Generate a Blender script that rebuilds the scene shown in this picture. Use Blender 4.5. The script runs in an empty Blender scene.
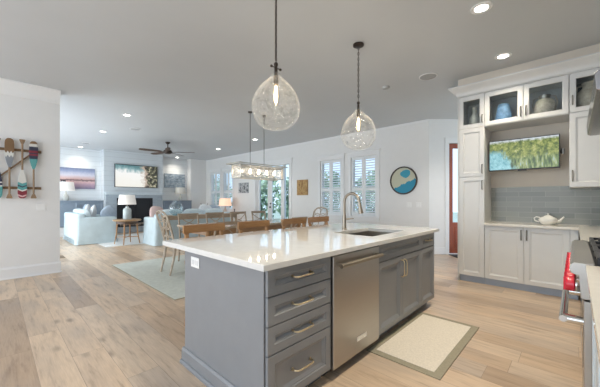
import bpy, bmesh, math, random
from mathutils import Vector, Matrix
random.seed(7)
C = bpy.context.scene
col = C.collection
PI = math.pi

# ------------------------------------------------------------------ camera, world, sun, exposure
cam_d = bpy.data.cameras.new('camera'); cam = bpy.data.objects.new('camera', cam_d); col.objects.link(cam)
FPX = 290.0
TH = math.atan(275 / FPX)
cam.location = (0, 0, 1.26)
_f = Vector((math.cos(TH), math.sin(TH), 0))
cam.rotation_euler = _f.to_track_quat('-Z', 'Y').to_euler()
cam_d.sensor_width = 36; cam_d.lens = FPX / 600 * 36
cam_d.shift_y = (200 - 193.5) / 600
cam_d.clip_start = 0.05
C.camera = cam

W = bpy.data.worlds.new('sky'); C.world = W; W.use_nodes = True
wn = W.node_tree.nodes; wl = W.node_tree.links; wn.clear()
wo = wn.new('ShaderNodeOutputWorld'); wb = wn.new('ShaderNodeBackground')
wtc = wn.new('ShaderNodeTexCoord'); wsx = wn.new('ShaderNodeSeparateXYZ'); wr = wn.new('ShaderNodeValToRGB')
wl.new(wtc.outputs['Generated'], wsx.inputs[0]); wl.new(wsx.outputs['Z'], wr.inputs[0])
wr.color_ramp.elements[0].position = 0.0; wr.color_ramp.elements[0].color = (0.66, 0.82, 0.98, 1)
wr.color_ramp.elements[1].position = 0.8; wr.color_ramp.elements[1].color = (0.42, 0.62, 0.95, 1)
wl.new(wr.outputs[0], wb.inputs['Color']); wb.inputs['Strength'].default_value = 1.3
wl.new(wb.outputs[0], wo.inputs['Surface'])

C.view_settings.view_transform = 'Standard'
C.view_settings.look = 'None'
C.view_settings.gamma = 1.0
C.view_settings.use_curve_mapping = False
C.view_settings.exposure = 0.42
try:
    C.cycles.use_denoising = True
    C.cycles.max_bounces = 10; C.cycles.diffuse_bounces = 5; C.cycles.glossy_bounces = 4
    C.cycles.transparent_max_bounces = 16; C.cycles.transmission_bounces = 6
    C.cycles.sample_clamp_indirect = 6.0
    C.cycles.caustics_reflective = False; C.cycles.caustics_refractive = False
except Exception:
    pass

def area(name, loc, direction, sx, sy, power, color=(1, 1, 1)):
    d = bpy.data.lights.new(name, 'AREA'); d.shape = 'RECTANGLE'; d.size = sx; d.size_y = sy
    d.energy = power; d.color = color
    o = bpy.data.objects.new(name, d); o.location = loc
    o.rotation_euler = Vector(direction).to_track_quat('-Z', 'Y').to_euler()
    col.objects.link(o); return o
# added area fills, unseen: open side behind camera, and along the living-room side wall
area('daylight_fill', (-3.4, 2.9, 1.7), (1, 0.12, 0.05), 6.0, 2.6, 88, (0.93, 0.97, 1.0))
area('daylight_fill', (-0.65, 9.8, 1.6), (1, 0, 0.33), 5.0, 2.6, 235, (0.82, 0.92, 1.0))

sd = bpy.data.lights.new('sun', 'SUN'); sd.energy = 3.2; sd.angle = math.radians(1.0); sd.color = (1.0, 0.96, 0.90)
so = bpy.data.objects.new('sun', sd); so.rotation_euler = Vector((0.55, 0.25, -0.80)).to_track_quat('-Z', 'Y').to_euler(); so.location = (-8, 0, 12); col.objects.link(so)
# ------------------------------------------------------------------ materials
MATS = {}
def nt(name):
    m = bpy.data.materials.new(name); m.use_nodes = True
    N = m.node_tree.nodes; L = m.node_tree.links
    b = N['Principled BSDF']
    return m, N, L, b
def mat(name, c, rough=0.5, metal=0.0, var=0.06, scale=8.0, bump=0.0, bscale=60.0, stretch=(1, 1, 1), emit=0, spec=0.5, alpha=None, c2=None):
    if name in MATS: return MATS[name]
    m, N, L, b = nt(name)
    tc = N.new('ShaderNodeTexCoord'); mp = N.new('ShaderNodeMapping'); mp.inputs['Scale'].default_value = stretch
    L.new(tc.outputs['Object'], mp.inputs[0])
    n = N.new('ShaderNodeTexNoise'); n.inputs['Scale'].default_value = scale; n.inputs['Detail'].default_value = 4
    L.new(mp.outputs[0], n.inputs['Vector'])
    r = N.new('ShaderNodeValToRGB')
    a = c2 if c2 else tuple(max(0, x * (1 - var)) for x in c)
    z = c if c2 else tuple(min(1, x * (1 + var)) for x in c)
    r.color_ramp.elements[0].position = 0.3; r.color_ramp.elements[0].color = (*a, 1)
    r.color_ramp.elements[1].position = 0.7; r.color_ramp.elements[1].color = (*z, 1)
    L.new(n.outputs['Fac'], r.inputs[0]); L.new(r.outputs[0], b.inputs['Base Color'])
    b.inputs['Roughness'].default_value = rough; b.inputs['Metallic'].default_value = metal
    b.inputs['Specular IOR Level'].default_value = spec
    if emit:
        b.inputs['Emission Color'].default_value = (*c, 1); b.inputs['Emission Strength'].default_value = emit
    if bump:
        n2 = N.new('ShaderNodeTexNoise'); n2.inputs['Scale'].default_value = bscale
        L.new(mp.outputs[0], n2.inputs['Vector'])
        bp = N.new('ShaderNodeBump'); bp.inputs['Strength'].default_value = bump; bp.inputs['Distance'].default_value = 0.01
        L.new(n2.outputs['Fac'], bp.inputs['Height']); L.new(bp.outputs[0], b.inputs['Normal'])
    MATS[name] = m; return m
def emis(name, c, s):
    if name in MATS: return MATS[name]
    m, N, L, b = nt(name)
    b.inputs['Base Color'].default_value = (*c, 1)
    b.inputs['Emission Color'].default_value = (*c, 1); b.inputs['Emission Strength'].default_value = s
    MATS[name] = m; return m
def math_node(N, L, op, a, b=None, clamp=False):
    n = N.new('ShaderNodeMath'); n.operation = op; n.use_clamp = clamp
    for i, v in enumerate((a, b)):
        if v is None: continue
        if isinstance(v, (int, float)): n.inputs[i].default_value = v
        else: L.new(v, n.inputs[i])
    return n.outputs[0]
def mixc(N, L, fac, a, b, mode='MIX'):
    n = N.new('ShaderNodeMix'); n.data_type = 'RGBA'; n.blend_type = mode
    for i, v in ((0, fac), (6, a), (7, b)):
        if isinstance(v, (int, float)): n.inputs[i].default_value = v
        elif isinstance(v, tuple): n.inputs[i].default_value = (*v, 1)
        else: L.new(v, n.inputs[i])
    return n.outputs[2]
def ramp(N, L, fac, stops, interp='LINEAR'):
    r = N.new('ShaderNodeValToRGB'); r.color_ramp.interpolation = interp
    e = r.color_ramp.elements
    while len(e) < len(stops): e.new(0.5)
    for x, (p, c) in zip(e, stops): x.position = p; x.color = (*c, 1)
    L.new(fac, r.inputs[0]); return r.outputs[0]
def noise(N, L, vec, scale, detail=4, rough=0.5, stretch=None):
    if stretch:
        mp = N.new('ShaderNodeMapping'); mp.inputs['Scale'].default_value = stretch
        L.new(vec, mp.inputs[0]); vec = mp.outputs[0]
    n = N.new('ShaderNodeTexNoise'); n.inputs['Scale'].default_value = scale; n.inputs['Detail'].default_value = detail
    n.inputs['Roughness'].default_value = rough
    L.new(vec, n.inputs['Vector']); return n.outputs['Fac']

def glass_mat(name, tint=(0.95, 0.98, 1.0), gloss=0.12, rough=0.02, bubbly=False, ripple=30.0, seed_glints=0.0):
    if name in MATS: return MATS[name]
    m, N, L, b = nt(name); N.remove(b)
    out = N['Material Output']
    tr = N.new('ShaderNodeBsdfTransparent'); gl = N.new('ShaderNodeBsdfGlossy'); mx = N.new('ShaderNodeMixShader')
    gl.inputs['Roughness'].default_value = rough
    lw = N.new('ShaderNodeLayerWeight'); lw.inputs['Blend'].default_value = 0.5
    fac = math_node(N, L, 'MULTIPLY', math_node(N, L, 'POWER', lw.outputs['Facing'], 3.5), 0.55)
    fac = math_node(N, L, 'ADD', fac, gloss, True)
    if bubbly:
        tc = N.new('ShaderNodeTexCoord')
        n1 = noise(N, L, tc.outputs['Object'], ripple, 3, 0.6)
        v = N.new('ShaderNodeTexVoronoi'); v.inputs['Scale'].default_value = ripple * 0.55; v.feature = 'DISTANCE_TO_EDGE'
        L.new(tc.outputs['Object'], v.inputs['Vector'])
        bp = N.new('ShaderNodeBump'); bp.inputs['Strength'].default_value = 0.9; bp.inputs['Distance'].default_value = 0.02
        L.new(n1, bp.inputs['Height']); L.new(bp.outputs[0], gl.inputs['Normal']); L.new(bp.outputs[0], lw.inputs['Normal'])
        tcol = ramp(N, L, n1, [(0.35, tuple(x * 0.80 for x in tint)), (0.5, tint), (0.62, tint), (0.75, tuple(x * 0.8 for x in tint))])
        L.new(tcol, tr.inputs['Color'])
        if seed_glints:
            tl = N.new('ShaderNodeBsdfTranslucent'); tl.inputs['Color'].default_value = (0.95, 0.95, 0.94, 1)
            df = N.new('ShaderNodeBsdfDiffuse'); df.inputs['Color'].default_value = (0.95, 0.95, 0.94, 1)
            m0 = N.new('ShaderNodeMixShader'); L.new(tl.outputs[0], m0.inputs[1]); L.new(df.outputs[0], m0.inputs[2])
            rim = math_node(N, L, 'MULTIPLY', math_node(N, L, 'POWER', lw.outputs['Facing'], 5.0), 0.40)  # white edge highlight put into the glass colour
            sp = math_node(N, L, 'MULTIPLY', ramp(N, L, n1, [(0.50, (0.12, 0.12, 0.12)), (0.60, (0.8, 0.8, 0.8)), (0.66, (0.1, 0.1, 0.1))]), seed_glints)  # whitish flecks paint glints onto the seeded glass
            m1 = N.new('ShaderNodeMixShader'); L.new(math_node(N, L, 'ADD', sp, rim, True), m1.inputs[0])
            L.new(tr.outputs[0], m1.inputs[1]); L.new(m0.outputs[0], m1.inputs[2]); tr = m1
    else:
        tr.inputs['Color'].default_value = (*tint, 1)
    L.new(fac, mx.inputs[0]); L.new(tr.outputs[0], mx.inputs[1]); L.new(gl.outputs[0], mx.inputs[2])
    L.new(mx.outputs[0], out.inputs['Surface'])
    MATS[name] = m; return m

def floor_mat():
    m, N, L, b = nt('oak_planks')
    tc = N.new('ShaderNodeTexCoord'); sx = N.new('ShaderNodeSeparateXYZ'); L.new(tc.outputs['Object'], sx.inputs[0])
    Wd = 0.215
    xs = math_node(N, L, 'DIVIDE', sx.outputs['X'], Wd); pid = math_node(N, L, 'FLOOR', xs)
    w1 = N.new('ShaderNodeTexWhiteNoise'); w1.noise_dimensions = '1D'; L.new(pid, w1.inputs['W'])
    off = math_node(N, L, 'MULTIPLY', w1.outputs['Value'], 7.3)
    ys = math_node(N, L, 'ADD', math_node(N, L, 'DIVIDE', sx.outputs['Y'], 1.9), off); bid = math_node(N, L, 'FLOOR', ys)
    cv = N.new('ShaderNodeCombineXYZ'); L.new(pid, cv.inputs[0]); L.new(bid, cv.inputs[1])
    w2 = N.new('ShaderNodeTexWhiteNoise'); w2.noise_dimensions = '2D'; L.new(cv.outputs[0], w2.inputs['Vector'])
    base = ramp(N, L, w2.outputs['Value'], [(0.0, (0.43, 0.32, 0.23)), (0.3, (0.60, 0.455, 0.325)), (0.6, (0.67, 0.525, 0.385)), (1.0, (0.52, 0.425, 0.34))])
    # grain, shifted per board
    sh = N.new('ShaderNodeVectorMath'); sh.operation = 'MULTIPLY_ADD'
    L.new(w2.outputs['Color'], sh.inputs[0]); sh.inputs[1].default_value = (9, 9, 9); L.new(tc.outputs['Object'], sh.inputs[2])
    g = noise(N, L, sh.outputs[0], 3.2, 6, 0.6, (7, 0.8, 1))
    gr = ramp(N, L, g, [(0.30, (0.62, 0.58, 0.55)), (0.46, (0.96, 0.95, 0.94)), (0.62, (1.06, 1.05, 1.04)), (0.8, (0.86, 0.85, 0.86))])
    c = mixc(N, L, 0.85, base, gr, 'MULTIPLY')
    fine = noise(N, L, sh.outputs[0], 14, 3, 0.5, (12, 0.5, 1))
    fr = ramp(N, L, fine, [(0.35, (0.88, 0.86, 0.84)), (0.6, (1.03, 1.03, 1.03))])
    c = mixc(N, L, 0.7, c, fr, 'MULTIPLY')
    # grey-washed cathedrals and knots
    cl = noise(N, L, sh.outputs[0], 1.3, 3, 0.5, (2.2, 0.7, 1))
    cr = ramp(N, L, cl, [(0.50, (0, 0, 0)), (0.68, (1, 1, 1))])
    c = mixc(N, L, math_node(N, L, 'MULTIPLY', cr, 0.38), c, (0.30, 0.26, 0.235))
    v = N.new('ShaderNodeTexVoronoi'); v.inputs['Scale'].default_value = 1.6
    mp = N.new('ShaderNodeMapping'); mp.inputs['Scale'].default_value = (2.0, 0.9, 1); L.new(sh.outputs[0], mp.inputs[0]); L.new(mp.outputs[0], v.inputs['Vector'])
    kn = ramp(N, L, v.outputs['Distance'], [(0.03, (1, 1, 1)), (0.13, (0, 0, 0))])
    c = mixc(N, L, math_node(N, L, 'MULTIPLY', kn, 0.6), c, (0.16, 0.11, 0.08))
    # seams
    fx = math_node(N, L, 'FRACT', xs); fy = math_node(N, L, 'FRACT', ys)
    e1 = math_node(N, L, 'LESS_THAN', fx, 0.014); e2 = math_node(N, L, 'LESS_THAN', fy, 0.0018)
    e = math_node(N, L, 'MAXIMUM', e1, e2)
    c = mixc(N, L, math_node(N, L, 'MULTIPLY', e, 0.55), c, (0.17, 0.12, 0.09))
    L.new(c, b.inputs['Base Color'])
    b.inputs['Roughness'].default_value = 0.36
    b.inputs['Specular IOR Level'].default_value = 0.45
    return m
def wall_boards(name, c, gap=0.18):
    m, N, L, b = nt(name)
    tc = N.new('ShaderNodeTexCoord'); sx = N.new('ShaderNodeSeparateXYZ'); L.new(tc.outputs['Object'], sx.inputs[0])
    f = math_node(N, L, 'FRACT', math_node(N, L, 'DIVIDE', sx.outputs['Z'], gap))
    e = math_node(N, L, 'LESS_THAN', f, 0.06)
    L.new(mixc(N, L, math_node(N, L, 'MULTIPLY', e, 0.5), c, tuple(x * 0.6 for x in c)), b.inputs['Base Color'])
    b.inputs['Roughness'].default_value = 0.5; return m
def tile_mat(name, c1, c2, grout, bw, bh, axis):
    m, N, L, b = nt(name)
    tc = N.new('ShaderNodeTexCoord'); sx = N.new('ShaderNodeSeparateXYZ'); L.new(tc.outputs['Object'], sx.inputs[0])
    cv = N.new('ShaderNodeCombineXYZ'); L.new(sx.outputs[axis], cv.inputs[0]); L.new(sx.outputs['Z'], cv.inputs[1])
    br = N.new('ShaderNodeTexBrick'); L.new(cv.outputs[0], br.inputs['Vector'])
    br.inputs['Color1'].default_value = (*c1, 1); br.inputs['Color2'].default_value = (*c2, 1); br.inputs['Mortar'].default_value = (*grout, 1)
    br.inputs['Scale'].default_value = 1; br.inputs['Brick Width'].default_value = bw; br.inputs['Row Height'].default_value = bh
    br.inputs['Mortar Size'].default_value = 0.002; br.inputs['Bias'].default_value = 0
    L.new(br.outputs['Color'], b.inputs['Base Color']); b.inputs['Roughness'].default_value = 0.2; b.inputs['Specular IOR Level'].default_value = 0.35
    return m
def band_mat(name, stops, zig=0.0, n=1, rough=0.5, axis='Z', across='X', tri=True):
    """painted bands along one axis of the object's own box, with zigzag edges"""
    m, N, L, b = nt(name)
    tc = N.new('ShaderNodeTexCoord'); sx = N.new('ShaderNodeSeparateXYZ'); L.new(tc.outputs['Generated'], sx.inputs[0])
    t = math_node(N, L, 'PINGPONG', math_node(N, L, 'MULTIPLY', sx.outputs[across], n), 0.5)
    v = math_node(N, L, 'ADD', sx.outputs[axis], math_node(N, L, 'MULTIPLY', t, zig))
    L.new(ramp(N, L, v, stops, 'CONSTANT'), b.inputs['Base Color']); b.inputs['Roughness'].default_value = rough
    return m

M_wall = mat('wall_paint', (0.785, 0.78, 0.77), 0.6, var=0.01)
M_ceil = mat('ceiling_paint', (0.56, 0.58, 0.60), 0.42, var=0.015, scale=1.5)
M_trim = mat('trim_paint', (0.80, 0.80, 0.80), 0.35, var=0.01)
M_cab = mat('white_cabinet_paint', (0.665, 0.67, 0.665), 0.35, var=0.012)
M_isl = mat('grey_cabinet_paint', (0.235, 0.245, 0.26), 0.38, var=0.03)
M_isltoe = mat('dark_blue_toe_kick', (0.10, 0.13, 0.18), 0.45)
M_dark = mat('dark_gap', (0.03, 0.03, 0.035), 0.6)
M_steel = mat('brushed_steel', (0.46, 0.44, 0.415), 0.30, 0.9, var=0.03, scale=6, stretch=(1, 1, 60), bump=0.03, bscale=40)
M_steel2 = mat('polished_steel', (0.66, 0.66, 0.65), 0.14, 1.0, var=0.02)
M_nickel = mat('satin_nickel', (0.36, 0.31, 0.25), 0.34, 1.0, var=0.02)
M_brass = mat('champagne_brass', (0.72, 0.60, 0.40), 0.28, 1.0, var=0.02)
M_pewter = mat('pewter', (0.25, 0.24, 0.22), 0.35, 0.9)
M_bronze = mat('oil_rubbed_bronze', (0.055, 0.042, 0.035), 0.4, 0.7)
M_black = mat('black_iron', (0.02, 0.02, 0.024), 0.4, 0.2)
M_quartz = mat('white_quartz', (0.70, 0.695, 0.68), 0.04, var=0.035, scale=14, spec=0.6)
M_quartz2 = mat('cream_quartz', (0.70, 0.665, 0.60), 0.12, var=0.03, scale=20)
M_red = mat('red_enamel', (0.62, 0.015, 0.04), 0.25, var=0.03)
M_oak = mat('warm_oak', (0.42, 0.235, 0.105), 0.42, c2=(0.30, 0.155, 0.065), scale=5, stretch=(1, 8, 8))
M_oak2 = mat('greyed_oak', (0.44, 0.34, 0.245), 0.5, c2=(0.31, 0.235, 0.165), scale=6, stretch=(2, 6, 6))
M_ivory = mat('whitewashed_wood', (0.60, 0.52, 0.42), 0.55, c2=(0.40, 0.32, 0.24), scale=16)
M_walnut = mat('walnut', (0.12, 0.07, 0.045), 0.45, c2=(0.07, 0.04, 0.025), scale=6, stretch=(1, 6, 6))
M_slip = mat('pale_blue_slipcover', (0.50, 0.595, 0.635), 0.9, var=0.07, scale=5, bump=0.5, bscale=7)
M_slip2 = mat('pale_blue_cushion', (0.57, 0.65, 0.685), 0.9, var=0.05, bump=0.2, bscale=12)
M_pillow = mat('grey_blue_pillow', (0.36, 0.43, 0.52), 0.9, var=0.08, scale=12)
M_pillow2 = mat('white_pillow', (0.68, 0.71, 0.74), 0.9, var=0.08, scale=14)
M_pillow3 = mat('blush_pillow', (0.66, 0.50, 0.47), 0.9, var=0.08, scale=14)
M_shade = mat('linen_shade', (0.86, 0.82, 0.78), 0.8, var=0.03, scale=40, emit=0.12)
M_shade_w = mat('warm_lit_shade', (0.90, 0.58, 0.42), 0.8, var=0.03, scale=40, emit=0.55)
M_rug = mat('sage_rug', (0.56, 0.59, 0.54), 0.95, var=0.07, scale=14, bump=0.3, bscale=150)
M_rug2 = mat('cream_rug', (0.74, 0.76, 0.76), 0.95, var=0.05, scale=30, bump=0.3, bscale=150)
M_jute = mat('cream_weave', (0.76, 0.70, 0.60), 0.9, var=0.08, scale=70, bump=0.3, bscale=220)
M_olive = mat('olive_binding', (0.33, 0.30, 0.22), 0.85, var=0.08, scale=60)
M_grey_tile = tile_mat('grey_hearth_tile', (0.42, 0.47, 0.52), (0.36, 0.41, 0.46), (0.5, 0.54, 0.58), 0.2, 0.07, 'X')
M_tile = tile_mat('glass_subway_tile', (0.30, 0.315, 0.295), (0.235, 0.25, 0.24), (0.41, 0.41, 0.39), 0.31, 0.077, 'Y')
M_tile_x = tile_mat('glass_subway_tile_side', (0.30, 0.315, 0.295), (0.235, 0.25, 0.24), (0.41, 0.41, 0.39), 0.31, 0.077, 'X')
M_niche = mat('warm_niche_paint', (0.66, 0.60, 0.52), 0.6, var=0.01)
M_greycab = mat('slate_builtin_paint', (0.22, 0.27, 0.33), 0.4, var=0.03)
M_glass = glass_mat('clear_glass', gloss=0.03)
M_cabglass = glass_mat('cabinet_glass', tint=(0.93, 0.95, 0.95), gloss=0.02)
M_bubble = glass_mat('seeded_glass', tint=(0.985, 0.985, 0.98), gloss=0.03, rough=0.02, bubbly=True, ripple=26, seed_glints=0.12)
M_panelglass = glass_mat('rippled_panel_glass', tint=(0.98, 0.97, 0.95), gloss=0.05, rough=0.12, bubbly=True, ripple=40, seed_glints=0.6)  # whitened so the panels look brightly lit
M_bluejar = glass_mat('aqua_glass', tint=(0.82, 0.93, 0.96), gloss=0.12, rough=0.05, bubbly=True, ripple=18, seed_glints=0.15)
M_bulb = emis('warm_filament', (1.0, 0.80, 0.50), 14)
M_bulbglass = glass_mat('bulb_glass', tint=(1.0, 0.95, 0.85), gloss=0.05)
M_lamp = emis('lamp_disc', (1.0, 0.96, 0.88), 14)
M_ltrim = mat('lamp_trim', (0.85, 0.85, 0.85), 0.4)
M_grille = mat('speaker_grille', (0.40, 0.41, 0.42), 0.7, scale=200, var=0.2)
M_plate = mat('white_plastic', (0.84, 0.84, 0.83), 0.35, var=0.01)
M_porcelain = mat('porcelain', (0.82, 0.81, 0.77), 0.15, var=0.02)
M_louver = mat('shutter_paint', (0.78, 0.80, 0.81), 0.4, var=0.01)
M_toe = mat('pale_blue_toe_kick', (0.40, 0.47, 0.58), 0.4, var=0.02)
M_reddoor = mat('mahogany', (0.36, 0.085, 0.032), 0.3, c2=(0.25, 0.05, 0.018), scale=5, stretch=(6, 6, 0.7))

# ------------------------------------------------------------------ mesh builder
class MB:
    def __init__(s, o=(0, 0, 0), rz=0.0):
        s.bm = bmesh.new(); s.o = Vector(o)
    def box(s, x0, x1, y0, y1, z0, z1):
        v = [s.bm.verts.new(Vector(p) - s.o) for p in ((x0, y0, z0), (x1, y0, z0), (x1, y1, z0), (x0, y1, z0), (x0, y0, z1), (x1, y0, z1), (x1, y1, z1), (x0, y1, z1))]
        for f in ((0, 3, 2, 1), (4, 5, 6, 7), (0, 1, 5, 4), (1, 2, 6, 5), (2, 3, 7, 6), (3, 0, 4, 7)): s.bm.faces.new([v[i] for i in f])
        return s
    def obox(s, c, ux, uy, uz):
        """oriented box: centre and three half vectors"""
        c = Vector(c); ux, uy, uz = Vector(ux), Vector(uy), Vector(uz)
        if ux.cross(uy).dot(uz) < 0: ux = -ux
        v = [s.bm.verts.new(c + a * ux + b * uy + d * uz - s.o) for d in (-1, 1) for a, b in ((-1, -1), (1, -1), (1, 1), (-1, 1))]
        for f in ((0, 3, 2, 1), (4, 5, 6, 7), (0, 1, 5, 4), (1, 2, 6, 5), (2, 3, 7, 6), (3, 0, 4, 7)): s.bm.faces.new([v[i] for i in f])
        return s
    def bar(s, a, b, w, d, up=(0, 0, 1)):
        a, b = Vector(a), Vector(b); t = (b - a); l = t.length; t.normalize()
        up = Vector(up)
        if abs(t.dot(up)) > 0.98: up = Vector((0, 1, 0))
        sd = t.cross(up).normalized(); u2 = sd.cross(t).normalized()
        return s.obox((a + b) / 2, t * l / 2, sd * w / 2, u2 * d / 2)
    def tube(s, pts, r, n=10, cap=True, closed=False):
        pts = [Vector(p) for p in pts]; k = len(pts)
        rr = r if isinstance(r, (list, tuple)) else [r] * k
        rings = []; prev = None
        for i, p in enumerate(pts):
            if closed: t = pts[(i + 1) % k] - pts[i - 1]
            else: t = pts[min(i + 1, k - 1)] - pts[max(i - 1, 0)]
            t.normalize()
            if prev is None:
                a = Vector((0, 0, 1)) if abs(t.z) < 0.9 else Vector((1, 0, 0))
                u = t.cross(a).normalized()
            else:
                u = (prev - t * prev.dot(t)).normalized()
            prev = u; w = t.cross(u)
            rings.append([s.bm.verts.new(p + (u * math.cos(2 * PI * j / n) + w * math.sin(2 * PI * j / n)) * rr[i] - s.o) for j in range(n)])
        for i in range(k if closed else k - 1):
            A, B = rings[i], rings[(i + 1) % k]
            for j in range(n): s.bm.faces.new((A[j], A[(j + 1) % n], B[(j + 1) % n], B[j]))
        if cap and not closed:
            s.bm.faces.new(list(reversed(rings[0]))); s.bm.faces.new(rings[-1])
        return s
    def lathe(s, prof, c=(0, 0, 0), n=24, axis='Z'):
        c = Vector(c); rings = []
        def P(r, h, a):
            if axis == 'Z': return Vector((r * math.cos(a), r * math.sin(a), h))
            if axis == 'Y': return Vector((r * math.sin(a), h, r * math.cos(a)))
            return Vector((h, r * math.cos(a), r * math.sin(a)))
        for r, h in prof:
            if r < 1e-6: rings.append([s.bm.verts.new(c + P(0, h, 0) - s.o)])
            else: rings.append([s.bm.verts.new(c + P(r, h, 2 * PI * j / n) - s.o) for j in range(n)])
        for A, B in zip(rings, rings[1:]):
            if len(A) == 1 and len(B) == 1: continue
            for j in range(n):
                k = (j + 1) % n
                if len(A) == 1: s.bm.faces.new((A[0], B[k], B[j]))
                elif len(B) == 1: s.bm.faces.new((A[j], A[k], B[0]))
                else: s.bm.faces.new((A[j], A[k], B[k], B[j]))
        return s
    def poly(s, pts, vec):
        """extrude planar polygon by vec"""
        vec = Vector(vec)
        a = [s.bm.verts.new(Vector(p) - s.o) for p in pts]; b = [s.bm.verts.new(Vector(p) + vec - s.o) for p in pts]
        n = len(a)
        s.bm.faces.new(list(reversed(a))); s.bm.faces.new(b)
        for i in range(n): s.bm.faces.new((a[i], a[(i + 1) % n], b[(i + 1) % n], b[i]))
        return s
    def rings(s, R, cap0=True, cap1=True):
        """skin successive closed point rings"""
        V = [[s.bm.verts.new(Vector(p) - s.o) for p in r] for r in R]; n = len(V[0])
        for A, B in zip(V, V[1:]):
            for j in range(n): s.bm.faces.new((A[j], A[(j + 1) % n], B[(j + 1) % n], B[j]))
        if cap0: s.bm.faces.new(list(reversed(V[0])))
        if cap1: s.bm.faces.new(V[-1])
        return s
    def panel(s, O, u, w, W, H, rings, glass=False):
        """framed front: O lower corner on the front plane, u across, w outward; rings = (inset, depth)"""
        O, u, w = Vector(O), Vector(u), Vector(w); z = Vector((0, 0, 1)); R = []
        for i, d in rings:
            R.append([O + u * i + z * i + w * d, O + u * (W - i) + z * i + w * d, O + u * (W - i) + z * (H - i) + w * d, O + u * i + z * (H - i) + w * d])
        return s.rings(R, not glass, not glass)
    def soft(s, c, sx, sy, sz, p=3.0, nu=20, nv=12):
        """puffy superellipsoid cushion"""
        c = Vector(c)
        def f(x, e): return math.copysign(abs(x) ** e, x)
        e = 2 / p
        R = []
        for i in range(1, nv):
            ph = -PI / 2 + PI * i / nv
            R.append([c + Vector((sx * f(math.cos(ph), e) * f(math.cos(2 * PI * j / nu), e), sy * f(math.cos(ph), e) * f(math.sin(2 * PI * j / nu), e), sz * f(math.sin(ph), e))) for j in range(nu)])
        return s.rings(R)
    def xform(s, M):
        bmesh.ops.transform(s.bm, matrix=M, verts=s.bm.verts); return s
    def build(s, name, m, parent=None, bevel=0.0, smooth=None, seg=2, loc=None):
        me = bpy.data.meshes.new(name)
        bmesh.ops.recalc_face_normals(s.bm, faces=s.bm.faces)
        s.bm.to_mesh(me); s.bm.free()
        if smooth is not None:
            for p in me.polygons: p.use_smooth = True
            me.set_sharp_from_angle(angle=math.radians(smooth))
        me.materials.append(m)
        o = bpy.data.objects.new(name, me); col.objects.link(o)
        if parent: o.parent = parent
        else: o.location = s.o if loc is None else loc
        if bevel:
            b = o.modifiers.new('bevel', 'BEVEL'); b.width = bevel; b.segments = seg; b.limit_method = 'ANGLE'; b.angle_limit = math.radians(40)
        return o

def thing(name, label, cat, loc=(0, 0, 0), rz=0.0, group=None):
    o = bpy.data.objects.new(name, None); col.objects.link(o); o.empty_display_size = 0.1
    o.location = loc; o.rotation_euler = (0, 0, rz)
    return tag(o, label, cat, group)
def tag(o, label, cat, group=None, kind=None):
    o['label'] = label; o['category'] = cat
    if group: o['group'] = group
    if kind: o['kind'] = kind
    return o
def struct(o):
    o['kind'] = 'structure'; return o
def dup(o, loc, rz=None, label=None, parent=None):
    c = o.copy(); col.objects.link(c)
    if parent is None:
        c.location = loc
        if rz is not None: c.rotation_euler = (0, 0, rz)
        if label: c['label'] = label
    else:
        c.parent = parent
    for ch in [x for x in bpy.data.objects if x.parent == o]: dup(ch, None, None, None, c)
    return c

# ------------------------------------------------------------------ the setting
CE = 3.14          # ceiling height
WX = 6.95          # window wall
PLAN = [(-3.6, -0.9), (9.2, -0.9), (9.2, 2.6), (7.12, 2.6), (7.12, 13.3), (-3.6, 13.3)]
struct(MB().poly([(x, y, -0.12) for x, y in PLAN], (0, 0, 0.12)).build('floor', floor_mat()))
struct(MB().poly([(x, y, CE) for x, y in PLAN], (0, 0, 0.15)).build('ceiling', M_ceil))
struct(MB().box(-3.6, 0.79, 6.53, 6.70, 0, CE).build('wall_left', M_wall))
struct(MB().box(-0.9, -0.75, 6.70, 13.3, 0, CE).build('wall_living_side', M_wall))
struct(MB().box(-3.6, 5.65, -0.86, -0.70, 0, CE).build('wall_range', M_wall))
struct(MB().box(5.50, 5.65, -0.70, 1.30, 0, CE).build('wall_kitchen', M_niche))
struct(MB().box(-0.75, 7.10, 13.10, 13.28, 0, CE).build('wall_fireplace', wall_boards('shiplap', (0.74, 0.77, 0.79))))
struct(MB().box(2.78, 4.90, 12.62, 13.10, 0, CE).build('wall_chimney', wall_boards('shiplap_breast', (0.66, 0.70, 0.73))))
struct(MB().box(6.18, 6.95, 12.75, 13.10, 0, CE).build('wall_pilaster', M_wall))
def wall_openings():
    b = MB(); x0, x1 = WX, WX + 0.16
    ops = [(2.46, 3.80, None, None), (3.80, 4.60, 0.82, 2.46), (4.60, 4.92, None, None), (4.92, 5.72, 0.82, 2.46), (5.72, 7.09, None, None),
           (7.09, 8.93, 0.0, 2.50), (8.93, 10.5, None, None), (10.5, 11.25, 0.80, 2.52), (11.25, 11.5, None, None), (11.5, 12.3, 0.80, 2.52), (12.3, 13.1, None, None)]
    for y0, y1, z0, z1 in ops:
        if z0 is None: b.box(x0, x1, y0, y1, 0, CE)
        else:
            if z0 > 0: b.box(x0, x1, y0, y1, 0, z0)
            b.box(x0, x1, y0, y1, z1, CE)
    return b
struct(wall_openings().build('wall_window', M_wall))
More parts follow.
